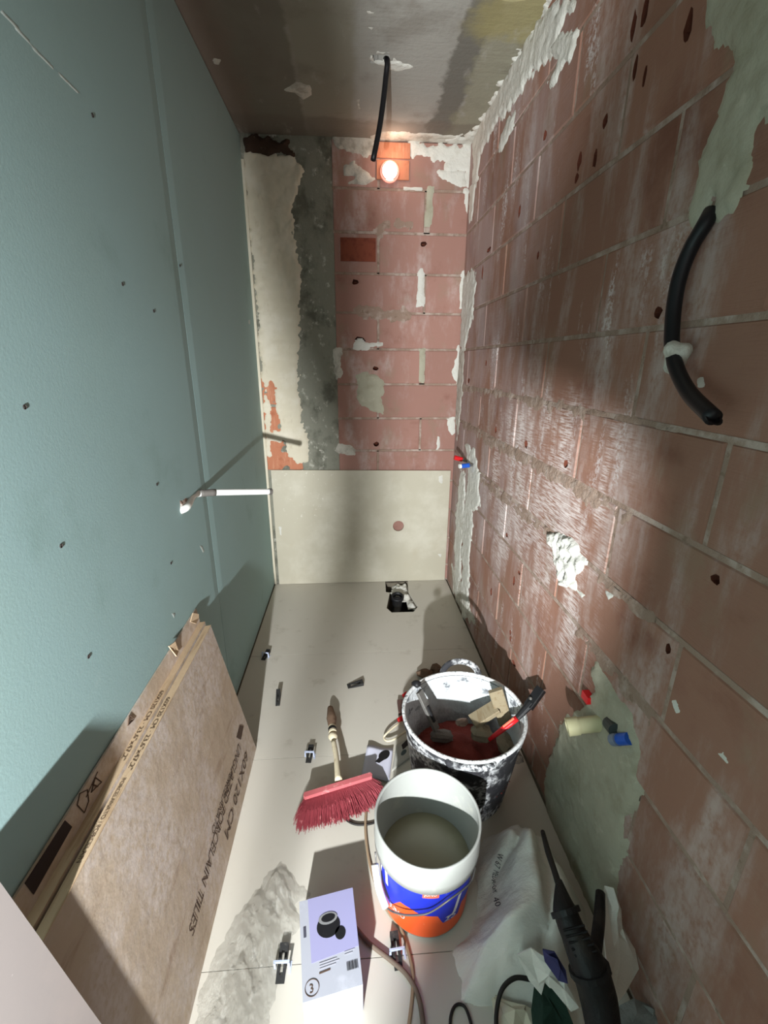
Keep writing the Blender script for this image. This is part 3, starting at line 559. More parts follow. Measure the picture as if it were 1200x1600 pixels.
for i, pg in enumerate([[(300, 958), (307, 960), (309, 966), (303, 975), (296, 972)], [(262, 1010), (270, 1003), (277, 1018), (272, 1026)]]):
    p = [face3(a, b, .004+.004*(j % 2)) for j, (a, b) in enumerate(pg)]; n = len(p)
    mesh('torn_flap', p+[x-n3*.003 for x in p], [tuple(range(n)), tuple(range(2*n-1, n-1, -1))]+[(j, (j+1) % n, (j+1) % n+n, j+n) for j in range(n)], card_e, c3)
# print
def ptext(s, par, P0, N, up, a, b, h, mat=ink_m, lift=.0012, name='lettering'):
    A = at_plane(*a, P0, N); Bp = at_plane(*b, P0, N); X = (Bp-A); w = np.linalg.norm(X); X /= w; Y = np.cross(N, X); Y /= np.linalg.norm(Y)
    if np.dot(Y, up) < 0: Y = -Y
    return text(s, name, mat, par, flat(A, X, Y, N, lift), w, h)
F0 = b1
ptext('60X120 CM', c1, F0, NS, DS, (383, 1172), (350, 1300), .040)
ptext('UNGLAZED PORCELAIN TILES', c1, F0, NS, DS, (372, 1160), (294, 1452), .036)
ptext('PORCELANATO', c1, F0, NS, DS, (360, 1200), (330, 1296), .026)
q = [at_plane(*p, F0, NS)+NS*.0012 for p in [(374, 1133), (380, 1135), (376, 1156), (369, 1152)]]; mesh('printed_block', q+[x-NS*.0008 for x in q], [(0, 1, 2, 3), (4, 7, 6, 5)], ink_m, c1)
T1 = t1+np.array((0, 0, .0022)); T2 = t2+np.array((0, 0, .0022)); NT = -DS
for par, tt, ya, tx, w_, hh_ in ((c1, T1, 1.01, '60X120 CM · 23,6"x47,2"', .225, .0115), (c2, T2, 1.035, '60X120 CM · 23,6"x47,2"', .225, .0115), (c1, T1, .765, 'PORCELANATO / PORCELAIN', .17, .009)):
    text(tx, 'lettering', ink_m, par, flat(np.array((tt[0], ya, tt[2]))-NS*.0155, (0, -1, 0), NS, NT, .0006), w_, hh_)
# recycling triangle and house-shaped mark on the rear carton
def mark(pts, par, r=.0012, closed=True):
    p = [face3(a, b, .001) for a, b in pts]; p = p+[p[0]] if closed else p; MB().tube(p, r, 5, sm=1).build('printed_mark', ink_m, par)
mark([(201, 1118), (209, 1124), (199, 1134)], c3); mark([(203, 1122), (206, 1125), (201, 1130)], c3, .0008); mark([(148, 1215), (158, 1222), (142, 1238)], c3, .0015); mark([(144, 1226), (152, 1229)], c3, .0015, False)
mark([(124, 1240), (136, 1234), (138, 1252), (131, 1270), (120, 1258)], c3, .0012); mark([(152, 1206), (134, 1246)], c3, .0008, False)
# pale board leaning in the near left corner
PB = b1+NS*.0135
pq = [at_plane(*p, PB, NS) for p in [(-12, 1361), (0, 1378), (80, 1491), (160, 1602)]]
kk = (pq[3]-pq[0])/(pq[3][2]-pq[0][2]); foot = pq[3]-kk*(pq[3][2]-.003); foot = foot+np.array((0, 0, 0))
fl = at_plane(600, 800, PB, NS)*0+PB; 
def onp(y, z): return np.array((PB[0]-(z-PB[2])*(.092/.60)*1.0, y, z))
V = [onp(foot[1], .004), onp(pq[3][1], pq[3][2]), onp(pq[0][1], pq[0][2]), onp(.20, pq[0][2]+.02), onp(.20, .004)]; nb = NS
o = mesh('pale_board', V+[v-nb*.010 for v in V], [(0, 1, 2, 3, 4), (9, 8, 7, 6, 5)]+[(i, (i+1) % 5, (i+1) % 5+5, i+5) for i in range(5)], pale_m); tag(o, 'pale pinkish board edge in the near left corner, before the cartons', 'board')

# ------------------------------------------------------------------ the rubble tub
TC = np.array((.912, 1.205, 0.)); tub = thing('rubble_tub', 'black rubber tub smeared with white plaster, full of rubble and tools', 'tub', TC)
TH = .325
MB().lathe([(.001, .002), (.150, .002), (.162, .012), (.185, .17), (.200, TH-.035), (.206, TH-.03), (.210, TH-.004), (.207, TH), (.201, TH), (.198, TH-.01)], TC, 64, noise=.012).build('outer_wall', tub_m, tub, smooth=True)
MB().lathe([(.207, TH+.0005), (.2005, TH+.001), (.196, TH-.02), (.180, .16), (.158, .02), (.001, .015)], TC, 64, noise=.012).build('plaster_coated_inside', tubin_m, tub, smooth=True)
MB().lathe([(.2095, TH-.006), (.2100, TH+.002), (.204, TH+.005), (.198, TH+.001), (.1985, TH-.006)], TC, 64, noise=.012).build('rim', Mat('rim_plaster', (222, 224, 224), .8, [((90, 92, 96), [('n', (60, 60, 60), .55, .66)], .8)], [(90, .8, .01)]), tub, smooth=True)
def handle(a, hgt, out):
    r = .200; c = TC+np.array((r*math.cos(a), r*math.sin(a), TH-.01)); tt = np.array((-math.sin(a), math.cos(a), 0)); n = np.array((math.cos(a), math.sin(a), 0))
    P = [c+tt*(.068*math.cos(x))+np.array((0, 0, hgt*math.sin(x)))+n*out*math.sin(x) for x in np.linspace(-.15, math.pi+.15, 11)]
    MB().tube(P, .0085, 10, sm=3, flat=1.5).build('handle', tub_m, tub, smooth=True)
handle(math.radians(80), .060, .004); handle(math.radians(262), -.002, .014)
# contents
cz = .125
def mound(U, V, sd, t): return .05*np.clip(sd/.12, 0, 1)+.02*fbm(U*20, V*20, 4)
o = patch('red_brick_dust', None, 'F', [(TC[0]+.165*math.cos(x), TC[1]+.165*math.sin(x)) for x in np.linspace(0, 6.283, 28)[:-1]], .05, reddust_m, res=.010, rag=.002, hfun=mound, base=cz, seed=150); o['kind'] = 'stuff'; tag(o, 'dark red brick dust filling the bottom of the tub', 'rubble')
def rock(px, py, z, r, sc, label, mat=stone_m, seed=1):
    p = at(px, py, 'z', z); V, F = blob(r, p, seed, sc, 2, .2); o = mesh('rubble_piece', V, F, mat); tag(o, label, 'rubble'); return o
rock(752, 1146, .21, .042, (1.0, .8, .6), 'beige stone lump in the tub below the wood offcuts', seed=3)
rock(690, 1150, .19, .036, (1.3, .7, .5), 'grey stone lump in the tub under the grey tool', Mat('grey_stone', (110, 104, 98), .9, bump=[(60, .6, .01)]), seed=4)
rock(790, 1165, .17, .045, (.7, 1.3, .5), 'long brown rubble piece in the tub beneath the red tool', seed=5)
rock(722, 1128, .22, .020, (1.2, .8, .6), 'small pale chip on the red dust in the tub', Mat('pale_chip', (150, 126, 112), .9), seed=6)
rock(803, 1180, .19, .03, (1, 1, .6), 'dark rubble lump at the right side inside the tub', Mat('dark_lump', (62, 54, 46), .95, bump=[(60, .6, .01)]), seed=8)
for i, (x, y, r, l) in enumerate([(664, 1052, .028, 'brown rubble lump on the floor behind the tub, left one'), (681, 1044, .024, 'brown rubble lump on the floor behind the tub, right one'), (655, 1070, .024, 'dark rubble lump on the floor against the tub, left rear')]):
    p = at(x, y, 'z', .02); V, F = blob(r, (p[0], p[1], r*.75), 20+i, (1.25, 1, .8), 2, .2); tag(mesh('rubble_piece', V, F, Mat('brown_rubble', (108, 86, 70), .95, bump=[(60, .7, .01)])), l, 'rubble')
def stick(name, label, cat, a, b, w, t, mat, up=(0, 0, 1)):
    a = np.array(a); b = np.array(b); X = b-a; L = np.linalg.norm(X); X /= L; Y = np.cross(up, X); Y /= np.linalg.norm(Y); Z = np.cross(X, Y)
    e = min(w, t)*.12; pr = [(-w/2+e, -t/2), (w/2-e, -t/2), (w/2, -t/2+e), (w/2, t/2-e), (w/2-e, t/2), (-w/2+e, t/2), (-w/2, t/2-e), (-w/2, -t/2+e)]
    return MB().prism(pr, a, (Y, Z, X), L), (X, Y, Z, L)
g, _ = stick('', '', '', at(774, 1078, 'z', .35), at(790, 1130, 'z', .22), .018, .050, None, up=(1, 0, .2)); tag(g.build('wood_offcut', ply_m), 'upright layered wood offcut standing in the tub', 'wood offcut')
g, _ = stick('', '', '', at(738, 1128, 'z', .24), at(775, 1105, 'z', .28), .055, .018, None); tag(g.build('wood_offcut', ply_m), 'pale board offcut lying flat in the tub beside the upright one', 'wood offcut')
gt = thing('grey_float', 'grey steel-backed tool leaning at the left inside the tub', 'tool', at(670, 1120, 'z', .24))
pa, pb = at(655, 1080, 'z', .35), at(682, 1140, 'z', .22)
g, ax = stick('', '', '', pa, pb, .030, .012, None); g.build('blade', steel_m, gt)
g, _ = stick('', '', '', pa+(pb-pa)*.45+np.array((.0, 0, .010)), pa+(pb-pa)*.85+np.array((.0, 0, .010)), .012, .012, None); g.build('slot', black_m, gt)
g, _ = stick('', '', '', at(671, 1108, 'z', .28), at(682, 1134, 'z', .23), .004, .004, None); g.build('red_strip', red_p, gt)
V, F = blob(.016, at(651, 1068, 'z', .355), 9, (1, 1, .8), 2, .15); mesh('grip', V, F, black_m, gt, smooth=True)
rp = thing('red_cutter', 'red and black long tool propped on the right rim of the tub', 'tool', at(800, 1130, 'z', .28))
p0, p1, p2, p3 = at(764, 1156, 'z', .23), at(808, 1122, 'z', .315), at(830, 1098, 'z', .36), at(846, 1076, 'z', .40)
MB().tube([p0, p0+(p1-p0)*.5, p1], [.007, .011, .012], 10, sm=2, flat=.7).build('red_handle', red_p, rp, smooth=True)
MB().tube([p1+(p0-p1)*.12+np.array((0, 0, .010)), p1+(p0-p1)*.5+np.array((0, 0, .010))], .004, 8, sm=1).build('highlight_strip', lred, rp)
MB().tube([p1, p2], [.010, .016], 10, sm=1, flat=.8).build('jaw', black_m, rp); g, _ = stick('', '', '', p2-(p3-p2)*.3, p3, .032, .020, None); g.build('head', black_m, rp)
V, F = blob(.006, p2+np.array((-.004, 0, .018)), 3, (1, 1, 1), 1, .0); mesh('bolt', V, F, steel_m, rp)
# red-gripped tool with its cream cord, on the floor left of the tub
rg = thing('corded_tool', 'tool with two red grips and a cream cord, left of the tub', 'tool', at(632, 1115, 'z', 0))
for a, b, r in [((622, 1126), (640, 1118), .013), ((630, 1088), (640, 1084), .013)]:
    g = MB().tube([at(*a, 'z', .022), at((a[0]+b[0])/2, (a[1]+b[1])/2-1, 'z', .024), at(*b, 'z', .022)], [r*.7, r, r*.8], 10, sm=2).build('red_grip', red_p, rg, smooth=True)
MB().box(tuple(at(623, 1118, 'z', 0)+np.array((0, 0, .002))), tuple(at(640, 1098, 'z', 0)+np.array((0, 0, .02)))).build('body', Mat('brown_body', (96, 72, 66), .7), rg)
lp = [(636, 1122), (618, 1134), (604, 1146), (600, 1153), (606, 1158), (618, 1154), (634, 1143), (646, 1136)]
MB().tube([at(a, b, 'z', .012+.01*abs(math.sin(i))) for i, (a, b) in enumerate(lp)], .0042, 8, sm=5).build('cord', cream_p, rg, smooth=True)

# ------------------------------------------------------------------ the bucket of water
BC = np.array((.733, .872, 0.)); bk = thing('water_bucket', 'white plastic bucket of murky water with blue and orange label', 'bucket', BC)
BH = .300; rad = lambda z: .1185+(.137-.1185)*z/.3
MB().lathe([(.001, .001), (.112, .001), (rad(.004), .006), (rad(.22), .22), (rad(.232), .232)], BC, 72).build('body', buck_m, bk, smooth=True)
MB().lathe([(.133, .2105), (.1425, .212), (.144, .240), (.1425, .244), (.1432, BH-.004), (.142, BH), (.137, BH), (.1355, BH-.006), (.1355, .225)], BC, 72).build('collar', buck_m, bk, smooth=True)
MB().lathe([(.1352, BH-.006), (.1335, .24), (.129, .20), (.115, .01), (.001, .008)], BC, 72).build('inside', buck_m, bk, smooth=True)
MB().lathe([(.1240, .143), (.08, .143), (.001, .143)], BC, 72).build('water', water_m, bk, smooth=True)
A0 = math.atan2(-.872, -.14)   # towards the camera
def cyl(th, z, lift): r = rad(z)+lift; return BC+np.array((r*math.cos(th), r*math.sin(th), z))
def strip(name, zf0, zf1, a0, a1, lift, mat, n=60, rows=3):
    V = []; F = []
    for i in range(n+1):
        th = a0+(a1-a0)*i/n
        for j in range(rows+1): z = zf0(th-A0)+(zf1(th-A0)-zf0(th-A0))*j/rows; V.append(cyl(th, z, lift))
    for i in range(n):
        for j in range(rows): a = i*(rows+1)+j; F.append((a, a+rows+1, a+rows+2, a+1))
    return mesh(name, V, F, mat, bk, smooth=True, fix=False)
bnd = lambda d: float(np.interp(d, [-2, -1.1, -.85, -.54, -.32, -.05, .25, .30, .37, .8, .86, 2], [.10, .07, .06, .122, .122, .108, .104, .098, .066, .064, .10, .09]))
strip('blue_label', bnd, lambda d: .2104, A0-2.0, A0+2.0, .0012, lblue)
strip('orange_label', lambda d: .012, lambda d: bnd(d)+.0005, A0-2.0, A0+2.0, .0010, lorange)
def ctext(s, th0, z0, w, h, mat=lwhite, lift=.0022, slant=0): return text(s, 'lettering', mat, bk, lambda x, y: cyl(th0+(x+slant*y)/.13, z0+y, lift), w, h)
strip('red_label', lambda d: .182, lambda d: .2095, A0-.07, A0+.25, .0018, lred, 8, 1); ctext('JUNO', A0-.04, .191, .032, .012)
ctext('J', A0+.50, .098, .028, .056, slant=.2); ctext('25', A0+.42, .070, .036, .020, slant=.2)
ctext('V', A0-1.28, .14, .03, .062); ctext('I', A0-.95, .134, .011, .074); ctext('JUNO', A0-.85, .060, .055, .020)
# arm of the wire handle, dropped down in front
hpz = [cyl(A0+1.15, .205, .010), cyl(A0+.9, .190, .014), cyl(A0+.43, .189, .014), cyl(A0+.1, .155, .016), cyl(A0-.12, .139, .018), cyl(A0-.45, .112, .02), cyl(A0-.79, .09, .022), cyl(A0-1.1, .13, .018), cyl(A0-1.3, .19, .012)]
MB().tube(hpz, .0024, 8, sm=5).build('wire_handle', steel_m, bk, smooth=True)
MB().tube([cyl(A0-.76, .092, .024), cyl(A0-.98, .125, .022), cyl(A0-1.2, .165, .018)], .010, 12, sm=4).build('handle_grip', white_p, bk, smooth=True)

# ------------------------------------------------------------------ red brush
br = thing('floor_brush', 'red bristled floor brush with a short cream handle, left of the bucket', 'brush', (.48, 1.19, 0))
h0, h1 = at(476, 1244, 'z', .062), at(580, 1212, 'z', .062); hx = (h1-h0)/np.linalg.norm(h1-h0); hy = np.array((-hx[1], hx[0], 0)); HLn = np.linalg.norm(h1-h0)
MB().prism([(0, -.008), (HLn, -.008), (HLn+.004, 0), (HLn, .010), (0, .010), (-.004, 0)], h0+np.array((0, 0, -.008)), (hx, hy, np.array((0, 0, 1.))), .014).build('block', broomh_m, br)
V = []; F = []; rn = random.Random(5)
for i in range(2600):
    s = rn.random(); q0 = h0+hx*HLn*(.01+.98*s)+hy*rn.uniform(-.016, .008)+np.array((0, 0, -.008)); fan = (s-.5)*.085
    q1 = q0+hx*(fan+rn.uniform(-.012, .012))-hy*(.072+rn.uniform(-.02, .016)-.03*abs(s-.5))+np.array((0, 0, -.038+rn.uniform(-.010, .012))); q1[2] = max(q1[2], .001)
    mdl = (q0+q1)/2+np.array((0, 0, .010)); w = .0011; sd = hx*w
    k = len(V); V += [q0-sd, q0+sd, mdl-sd, mdl+sd, q1-sd*.6, q1+sd*.6, q0+np.array((0, 0, w)), mdl+np.array((0, 0, w*1.4)), q1+np.array((0, 0, w))]
    F += [(k, k+2, k+7, k+6), (k+6, k+7, k+3, k+1), (k+2, k+4, k+8, k+7), (k+7, k+8, k+5, k+3)]
mesh('bristles', V, F, bristle_m, br, fix=False, kind='stuff')
MB().prism([(0.012, -.024), (HLn-.012, -.024), (HLn+.012, -.050), (HLn*.5, -.052), (-.012, -.050)], h0+np.array((0, 0, -.045)), (hx, hy, np.array((0, 0, 1.))), .018).build('bristle_core', bristle_m, br)
st = [at(529, 1220, 'z', .062), at(527, 1200, 'z', .058), at(525, 1180, 'z', .052), at(521, 1158, 'z', .046)]
MB().tube(st, [.0135, .0105, .0095, .0095], 14, sm=5).build('handle', cream_p, br, smooth=True)
V, F = blob(.0175, at(520, 1151, 'z', .044), 2, (1, 1, 1), 3, .05); mesh('knob', V, F, cream_p, br, smooth=True)
MB().tube([at(520, 1145, 'z', .042), at(519, 1136, 'z', .040)], .0165, 14, sm=1).build('ring', cream_p, br); MB().tube([at(519.6, 1142, 'z', .043), at(519.2, 1138.5, 'z', .042)], .0172, 14, sm=1).build('thread', black_m, br)
MB().tube([at(519, 1137, 'z', .040), at(518, 1122, 'z', .036), at(516, 1106, 'z', .030)], [.014, .021, .012], 12, sm=4).build('broken_wood_end', wood_m, br, smooth=True)

# ------------------------------------------------------------------ flat product box
BXH = .10
c = [at(*p, 'z', BXH) for p in [(467.5, 1409), (551, 1387), (567, 1538), (473, 1567)]]
bx = thing('product_box', 'long white box with a lilac picture of a black drain fitting', 'box', (c[0][0], c[0][1], 0))
lowp = [np.array((p[0], p[1], 0.001)) for p in c]
mesh('box_body', c+lowp, [(0, 1, 2, 3), (7, 6, 5, 4), (0, 4, 5, 1), (1, 5, 6, 2), (2, 6, 7, 3), (3, 7, 4, 0)], paper_m, bx)
def bq(u, v, l=.0008): p = (c[0]*(1-u)+c[1]*u)*(1-v)+(c[3]*(1-u)+c[2]*u)*v; return p+np.array((0, 0, l))
def bpoly(name, pts, mat, l=.0008, par=bx): p = [bq(a, b, l) for a, b in pts]; n = len(p); return mesh(name, p+[x-np.array((0, 0, .0006)) for x in p], [tuple(range(n)), tuple(range(2*n-1, n-1, -1))]+[(i, (i+1) % n, (i+1) % n+n, i+n) for i in range(n)], mat, par)
bpoly('picture', [(.155, .0), (1, .0), (1, .64), (.17, .68)], lilac_m)
ell = lambda cu, cv, a, b, n=24, ph=0: [(cu+a*math.cos(2*math.pi*i/n)*math.cos(ph)-b*math.sin(2*math.pi*i/n)*math.sin(ph), cv+a*math.cos(2*math.pi*i/n)*math.sin(ph)+b*math.sin(2*math.pi*i/n)*math.cos(ph)) for i in range(n)]
bpoly('printed_fitting', ell(.50, .355, .21, .125), black_m, .0016); bpoly('printed_spout', ell(.70, .46, .095, .07), black_m, .0016)
bpoly('printed_ring', ell(.50, .275, .17, .065), Mat('ring_grey', (128, 128, 128), .5), .0024); bpoly('printed_bore', ell(.505, .275, .125, .043), black_m, .0032)
for i, (a, b, w) in enumerate([(.3, .70, .3), (.3, .725, .34), (.3, .75, .28), (.74, .66, .18), (.74, .685, .14)]): bpoly('printed_line', [(a, b), (a+w, b-.03*w), (a+w, b-.03*w+.009), (a, b+.009)], Mat('grey_ink', (168, 168, 178), .6), .0014)
bpoly('printed_line', [(.29, .785), (.48, .775), (.48, .79), (.29, .80)], ink_m, .0014); bpoly('side_logo', [(.055, .30), (.10, .30), (.10, .41), (.055, .41)], Mat('logo_grey', (72, 72, 84), .6), .0014)
for i in range(11): bpoly('barcode_bar', [(.76+i*.018, .765), (.768+i*.018+.002*(i % 3), .765), (.768+i*.018+.002*(i % 3), .845), (.76+i*.018, .845)], Mat('bar', (60, 60, 64), .6) if i == 0 else bpy.data.materials['bar'], .0014)
cz_ = [bq(*p, .0012) for p in ell(.16, .90, .115, .075, 28)]; MB().tube(cz_+[cz_[0]], .0007, 5, sm=1).build('printed_circle', ink_m, bx)
X = (c[1]-c[0]); X /= np.linalg.norm(X); Yv = np.array((-X[1], X[0], 0)); text('3', 'lettering', ink_m, bx, flat(bq(.12, .945), X, Yv, (0, 0, 1), .0006), None, .016)

# ------------------------------------------------------------------ leaflets behind the brush
def sheet(pts, z, bend, mat, name, label, cat='leaflet'):
    P = [at(a, b, 'z', z) for a, b in pts]; V = []; F = []; n = 8
    for i in range(n+1):
        for j in range(n+1):
            u, v = i/n, j/n; p = (P[0]*(1-u)+P[1]*u)*(1-v)+(P[3]*(1-u)+P[2]*u)*v; V.append(p+np.array((0, 0, bend*(math.sin(u*math.pi)*.4+(1-v)**2*(.5+.5*math.cos(u*5))))))
    for i in range(n):
        for j in range(n): a = i*(n+1)+j; F.append((a, a+n+1, a+n+2, a+1))
    o = mesh(name, V, F, mat, fix=False, smooth=True); s = o.modifiers.new('s', 'SOLIDIFY'); s.thickness = .0008; s.offset = -1; tag(o, label, cat); return o, lambda u, v: (P[0]*(1-u)+P[1]*u)*(1-v)+(P[3]*(1-u)+P[2]*u)*v+np.array((0, 0, bend*(math.sin(u*math.pi)*.4+(1-v)**2*(.5+.5*math.cos(u*5)))+.0012))
lf, fn = sheet([(574, 1168), (614, 1171), (608, 1222), (564, 1214)], .004, .012, paper2_m, 'leaflet', 'white leaflet with a printed black fitting, behind the brush head')
def onsheet(par, fn, pts, mat, nm='printed_fitting'): p = [fn(a, b) for a, b in pts]; mesh(nm, p+[x-np.array((0, 0, .0008)) for x in p], [tuple(range(len(p))), tuple(range(2*len(p)-1, len(p)-1, -1))], mat, par)
onsheet(lf, fn, ell(.70, .24, .22, .15, 20, -.5), black_m); onsheet(lf, fn, [(.40, .50), (.58, .26), (.74, .38), (.56, .52)], black_m, 'printed_spout')
lf2, fn2 = sheet([(619, 1166), (641, 1152), (660, 1170), (612, 1206)], .003, .006, paper3_m, 'leaflet', 'grey leaflet lying between the bucket and the tub')
onsheet(lf2, fn2, [(.35, .15), (.95, .0), (.95, .3), (.4, .42)], black_m, 'printed_block'); onsheet(lf2, fn2, ell(.42, .56, .12, .12), Mat('slate_print', (70, 84, 86), .6), 'printed_knob')

# ------------------------------------------------------------------ levelling clips and loose wedges
def wedge(par, p, ang, L=.06, Wd=.024, Hh=.016):
    X = np.array((math.cos(ang), math.sin(ang), 0)); Y = np.array((-X[1], X[0], 0)); Z = np.array((0, 0, 1.))
    m = MB(); 
    for s in (-1, 1):
        m.prism([(0, 0), (L, 0), (L, Hh), (0, .002)], p+Y*(s*Wd*.32)-Y*.003, (X, Z, Y), .007)
    m.prism([(L*.82, 0), (L, 0), (L, Hh), (L*.82, Hh*.83)], p-Y*Wd*.4, (X, Z, Y), Wd*.8); m.prism([(0, 0), (L*.2, 0), (L*.2, Hh*.25), (0, .002)], p-Y*Wd*.4, (X, Z, Y), Wd*.8)
    for i in range(5): m.box((L*(.3+.1*i), -Wd*.42, Hh*(.3+.1*i)), (L*(.3+.1*i)+.002, -Wd*.2, Hh*(.3+.1*i)+.0015), (X, Y, Z), p)
    return m.build('wedge', wedge_m, par)
def levclip(px, py, ang, label, s=1.):
    p = at(px, py, 'z', 0); p[2] = .0005; t = thing('levelling_clip', label, 'tile clip', p, 'levelling clips on the floor tile joints'); X = np.array((math.cos(ang), math.sin(ang), 0)); Y = np.array((-X[1], X[0], 0))
    wedge(t, p-X*.03*s, ang, .07*s, .022*s, .018*s)
    m = MB(); m.box((-.003, -.019*s, 0), (.001, -.014*s, .026*s), (X, Y, (0, 0, 1)), p); m.box((-.003, .014*s, 0), (.001, .019*s, .026*s), (X, Y, (0, 0, 1)), p); m.box((-.003, -.019*s, .021*s), (.001, .019*s, .027*s), (X, Y, (0, 0, 1)), p)
    m.box((-.012*s, -.022*s, 0), (.012*s, -.017*s, .001), (X, Y, (0, 0, 1)), p); m.build('clip', clip_m, t)
levclip(415, 1026, math.radians(75), 'levelling clip at the left end of the farthest floor joint')
levclip(484, 1182, math.radians(85), 'levelling clip on the floor joint left of the brush handle')
levclip(441, 1512, math.radians(88), 'levelling clip between the plastic bag and the product box', 1.05)
levclip(620, 1492, math.radians(95), 'levelling clip in front of the bucket beside the cable', 1.05)
w = thing('loose_wedge', 'small black wedge standing alone on the left floor tile', 'wedge', at(434, 1100, 'z', 0)); wedge(w, at(434, 1103, 'z', 0), math.radians(95), .075, .018, .03)
w = thing('loose_wedge', 'black wedge lying on the floor in front of the drain hole', 'wedge', at(556, 1070, 'z', 0)); wedge(w, at(543, 1073, 'z', 0), math.radians(12), .075, .036, .016)

# ------------------------------------------------------------------ cables on the floor, one of them standing in for a cord's shadow
def cable(pts, r, mat, label, sm=6, zs=None, name='cable'):
    P = [at(p[0], p[1], 'z', (p[2] if len(p) > 2 else 0)+r+.0005) for p in pts]; o = MB().tube(P, r, 8, sm=sm).build(name, mat, smooth=True); tag(o, label, 'cable'); return o
cable([(574, 1250), (571, 1290), (576, 1340), (590, 1390), (607, 1425), (626, 1450), (637, 1482), (645, 1520), (644, 1560), (636, 1625)], .0045, cable_b, 'light brown cable running down the left side of the bucket')
cable([(534, 1268), (540, 1280), (555, 1288), (574, 1288), (590, 1284)], .0035, cable_k, 'thin dark cable loop in front of the brush')
cable([(548, 1440), (575, 1472), (610, 1500), (637, 1525), (655, 1562), (664, 1625)], .006, shadow_g, 'grey-brown strip standing in for a cord shadow, from the product box to the bottom edge')  # soft shadow of a hanging cord, drawn as a thin tube on the floor
cable([(704, 1625), (704, 1590), (712, 1571), (726, 1573), (736, 1600), (738, 1625)], .0035, cable_k, 'small black cable loop at the bottom edge')
cable([(776, 1625, .02), (776, 1580, .03), (785, 1545, .05), (805, 1528, .06), (828, 1530, .06)], .005, cable_k, 'black cable loop under the white sack')

# ------------------------------------------------------------------ clear plastic bag
def bagh(U, V, sd, t):
    r = np.abs(fbm(U*20+V*6, V*9, 7)); r2 = np.abs(fbm(U*46+V*14, V*26, 9)); return (.008+.035*t*(1-np.clip(r*2.4, 0, 1))+.010*(1-np.clip(r2*3, 0, 1)))*t+.002
o = patch('plastic_bag', None, 'F', px2uv('F', [(407, 1388), (418, 1362), (440, 1354), (458, 1364), (468, 1384), (484, 1398), (466, 1412), (468, 1440), (452, 1480), (432, 1540), (418, 1590), (412, 1660), (270, 1680), (308, 1590), (316, 1550), (332, 1510), (352, 1460), (380, 1418)]), .04, bag_m, res=.006, rag=.008, edge=.05, hfun=bagh, seed=160)
tag(o, 'crumpled clear plastic bag on the floor beside the cartons', 'plastic bag')

# ------------------------------------------------------------------ white sack, dark tool and scraps in the near right corner
def sackh(U, V, sd, t):
    cu, cv = 1.09, 1.03; a = np.arctan2(V-cv, U-cu); r = np.hypot(U-cu, V-cv)
    e = np.clip(sd/.17, 0, 1); body = .205*np.sin(e*math.pi/2)**.9
    fold = np.abs(np.sin(a*5.5+1.8*fbm(U*6, V*6, 3))); return body*(1-.34*(1-fold)*np.clip(r/.15, 0, 1))+.014*fbm(U*14, V*14, 8)*e
skp = [(.79, .63), (.79, .72), (.875, .79), (.895, .90), (.95, 1.0), (1.05, 1.03), (1.15, .97), (1.165, .80), (1.15, .66), (1.05, .57), (.93, .60)]
sk = thing('white_sack', 'crumpled white woven sack with a line of dark print', 'sack', (.98, .78, 0))
so = patch('sack_body', sk, 'F', skp, .2, sack_m, res=.008, rag=.010, ragf=12, hfun=sackh, seed=170)
def scrap(name, pxz, mat, label, cat, parent=None, th=.004, seed=1):
    P = [at(a, b, 'z', z) for a, b, z in pxz]; c0 = sum(P)/len(P); r = random.Random(seed); V = [c0+np.array((0, 0, .02))]; n = len(P)
    mid = [(c0+p)/2+np.array((r.uniform(-.006, .006), r.uniform(-.006, .006), r.uniform(-.004, .026))) for p in P]; V += mid+P
    F = [(0, 1+i, 1+(i+1) % n) for i in range(n)]+[(1+i, 1+n+i, 1+n+(i+1) % n, 1+(i+1) % n) for i in range(n)]
    o = mesh(name, V, F, mat, parent, fix=False); s = o.modifiers.new('s', 'SOLIDIFY'); s.thickness = th; s.offset = -1
    if label: tag(o, label, cat)
    return o
scrap('sack_flap', [(808, 1490, .14), (830, 1480, .16), (860, 1500, .15), (880, 1530, .12), (905, 1572, .08), (892, 1578, .07), (862, 1542, .10), (850, 1532, .1), (845, 1552, .08), (826, 1530, .1)], sack_m, None, None, sk, seed=2)
scrap('printed_corner', [(848, 1482, .18), (866, 1486, .18), (882, 1516, .15), (886, 1536, .14), (872, 1530, .14), (852, 1500, .16)], Mat('blue_sack_print', (62, 60, 104), .7), None, None, sk, seed=3)
# dark stencilled line on the sack, laid on its surface
sm_ = so.data; sv = np.array([v.co for v in sm_.vertices])+np.array(so.location)
def sackz(x, y): i = np.argmin((sv[:, 0]-x)**2+(sv[:, 1]-y)**2); return sv[i, 2]
def sack_hit(px, py):
    z = .12
    for _ in range(12): p = at(px, py, 'z', z); z = .5*z+.5*sackz(p[0], p[1])
    return np.array((p[0], p[1], z))
for i, (s, a, b) in enumerate([('W 67', (778, 1334), (772, 1356)), ('MEDI', (771, 1360), (768, 1376)), ('A-GR', (768, 1380), (770, 1400)), ('40', (771, 1410), (776, 1424))]):
    A = sack_hit(*a)+np.array((0, 0, .006)); Bq = sack_hit(*b)+np.array((0, 0, .006)); X = Bq-A; w_ = np.linalg.norm(X); X /= w_; Z = CAM-A; Z /= np.linalg.norm(Z); Z -= X*np.dot(X, Z); Z /= np.linalg.norm(Z); Y = np.cross(Z, X)
    text(s, 'lettering', Mat('stencil_ink', (70, 70, 74), .7) if i == 0 else bpy.data.materials['stencil_ink'], sk, flat(A, X, Y, Z, .006), w_, .016)
tl = thing('black_power_tool', 'black power tool with its cord lying on the white sack', 'power tool', (1.08, .72, 0))
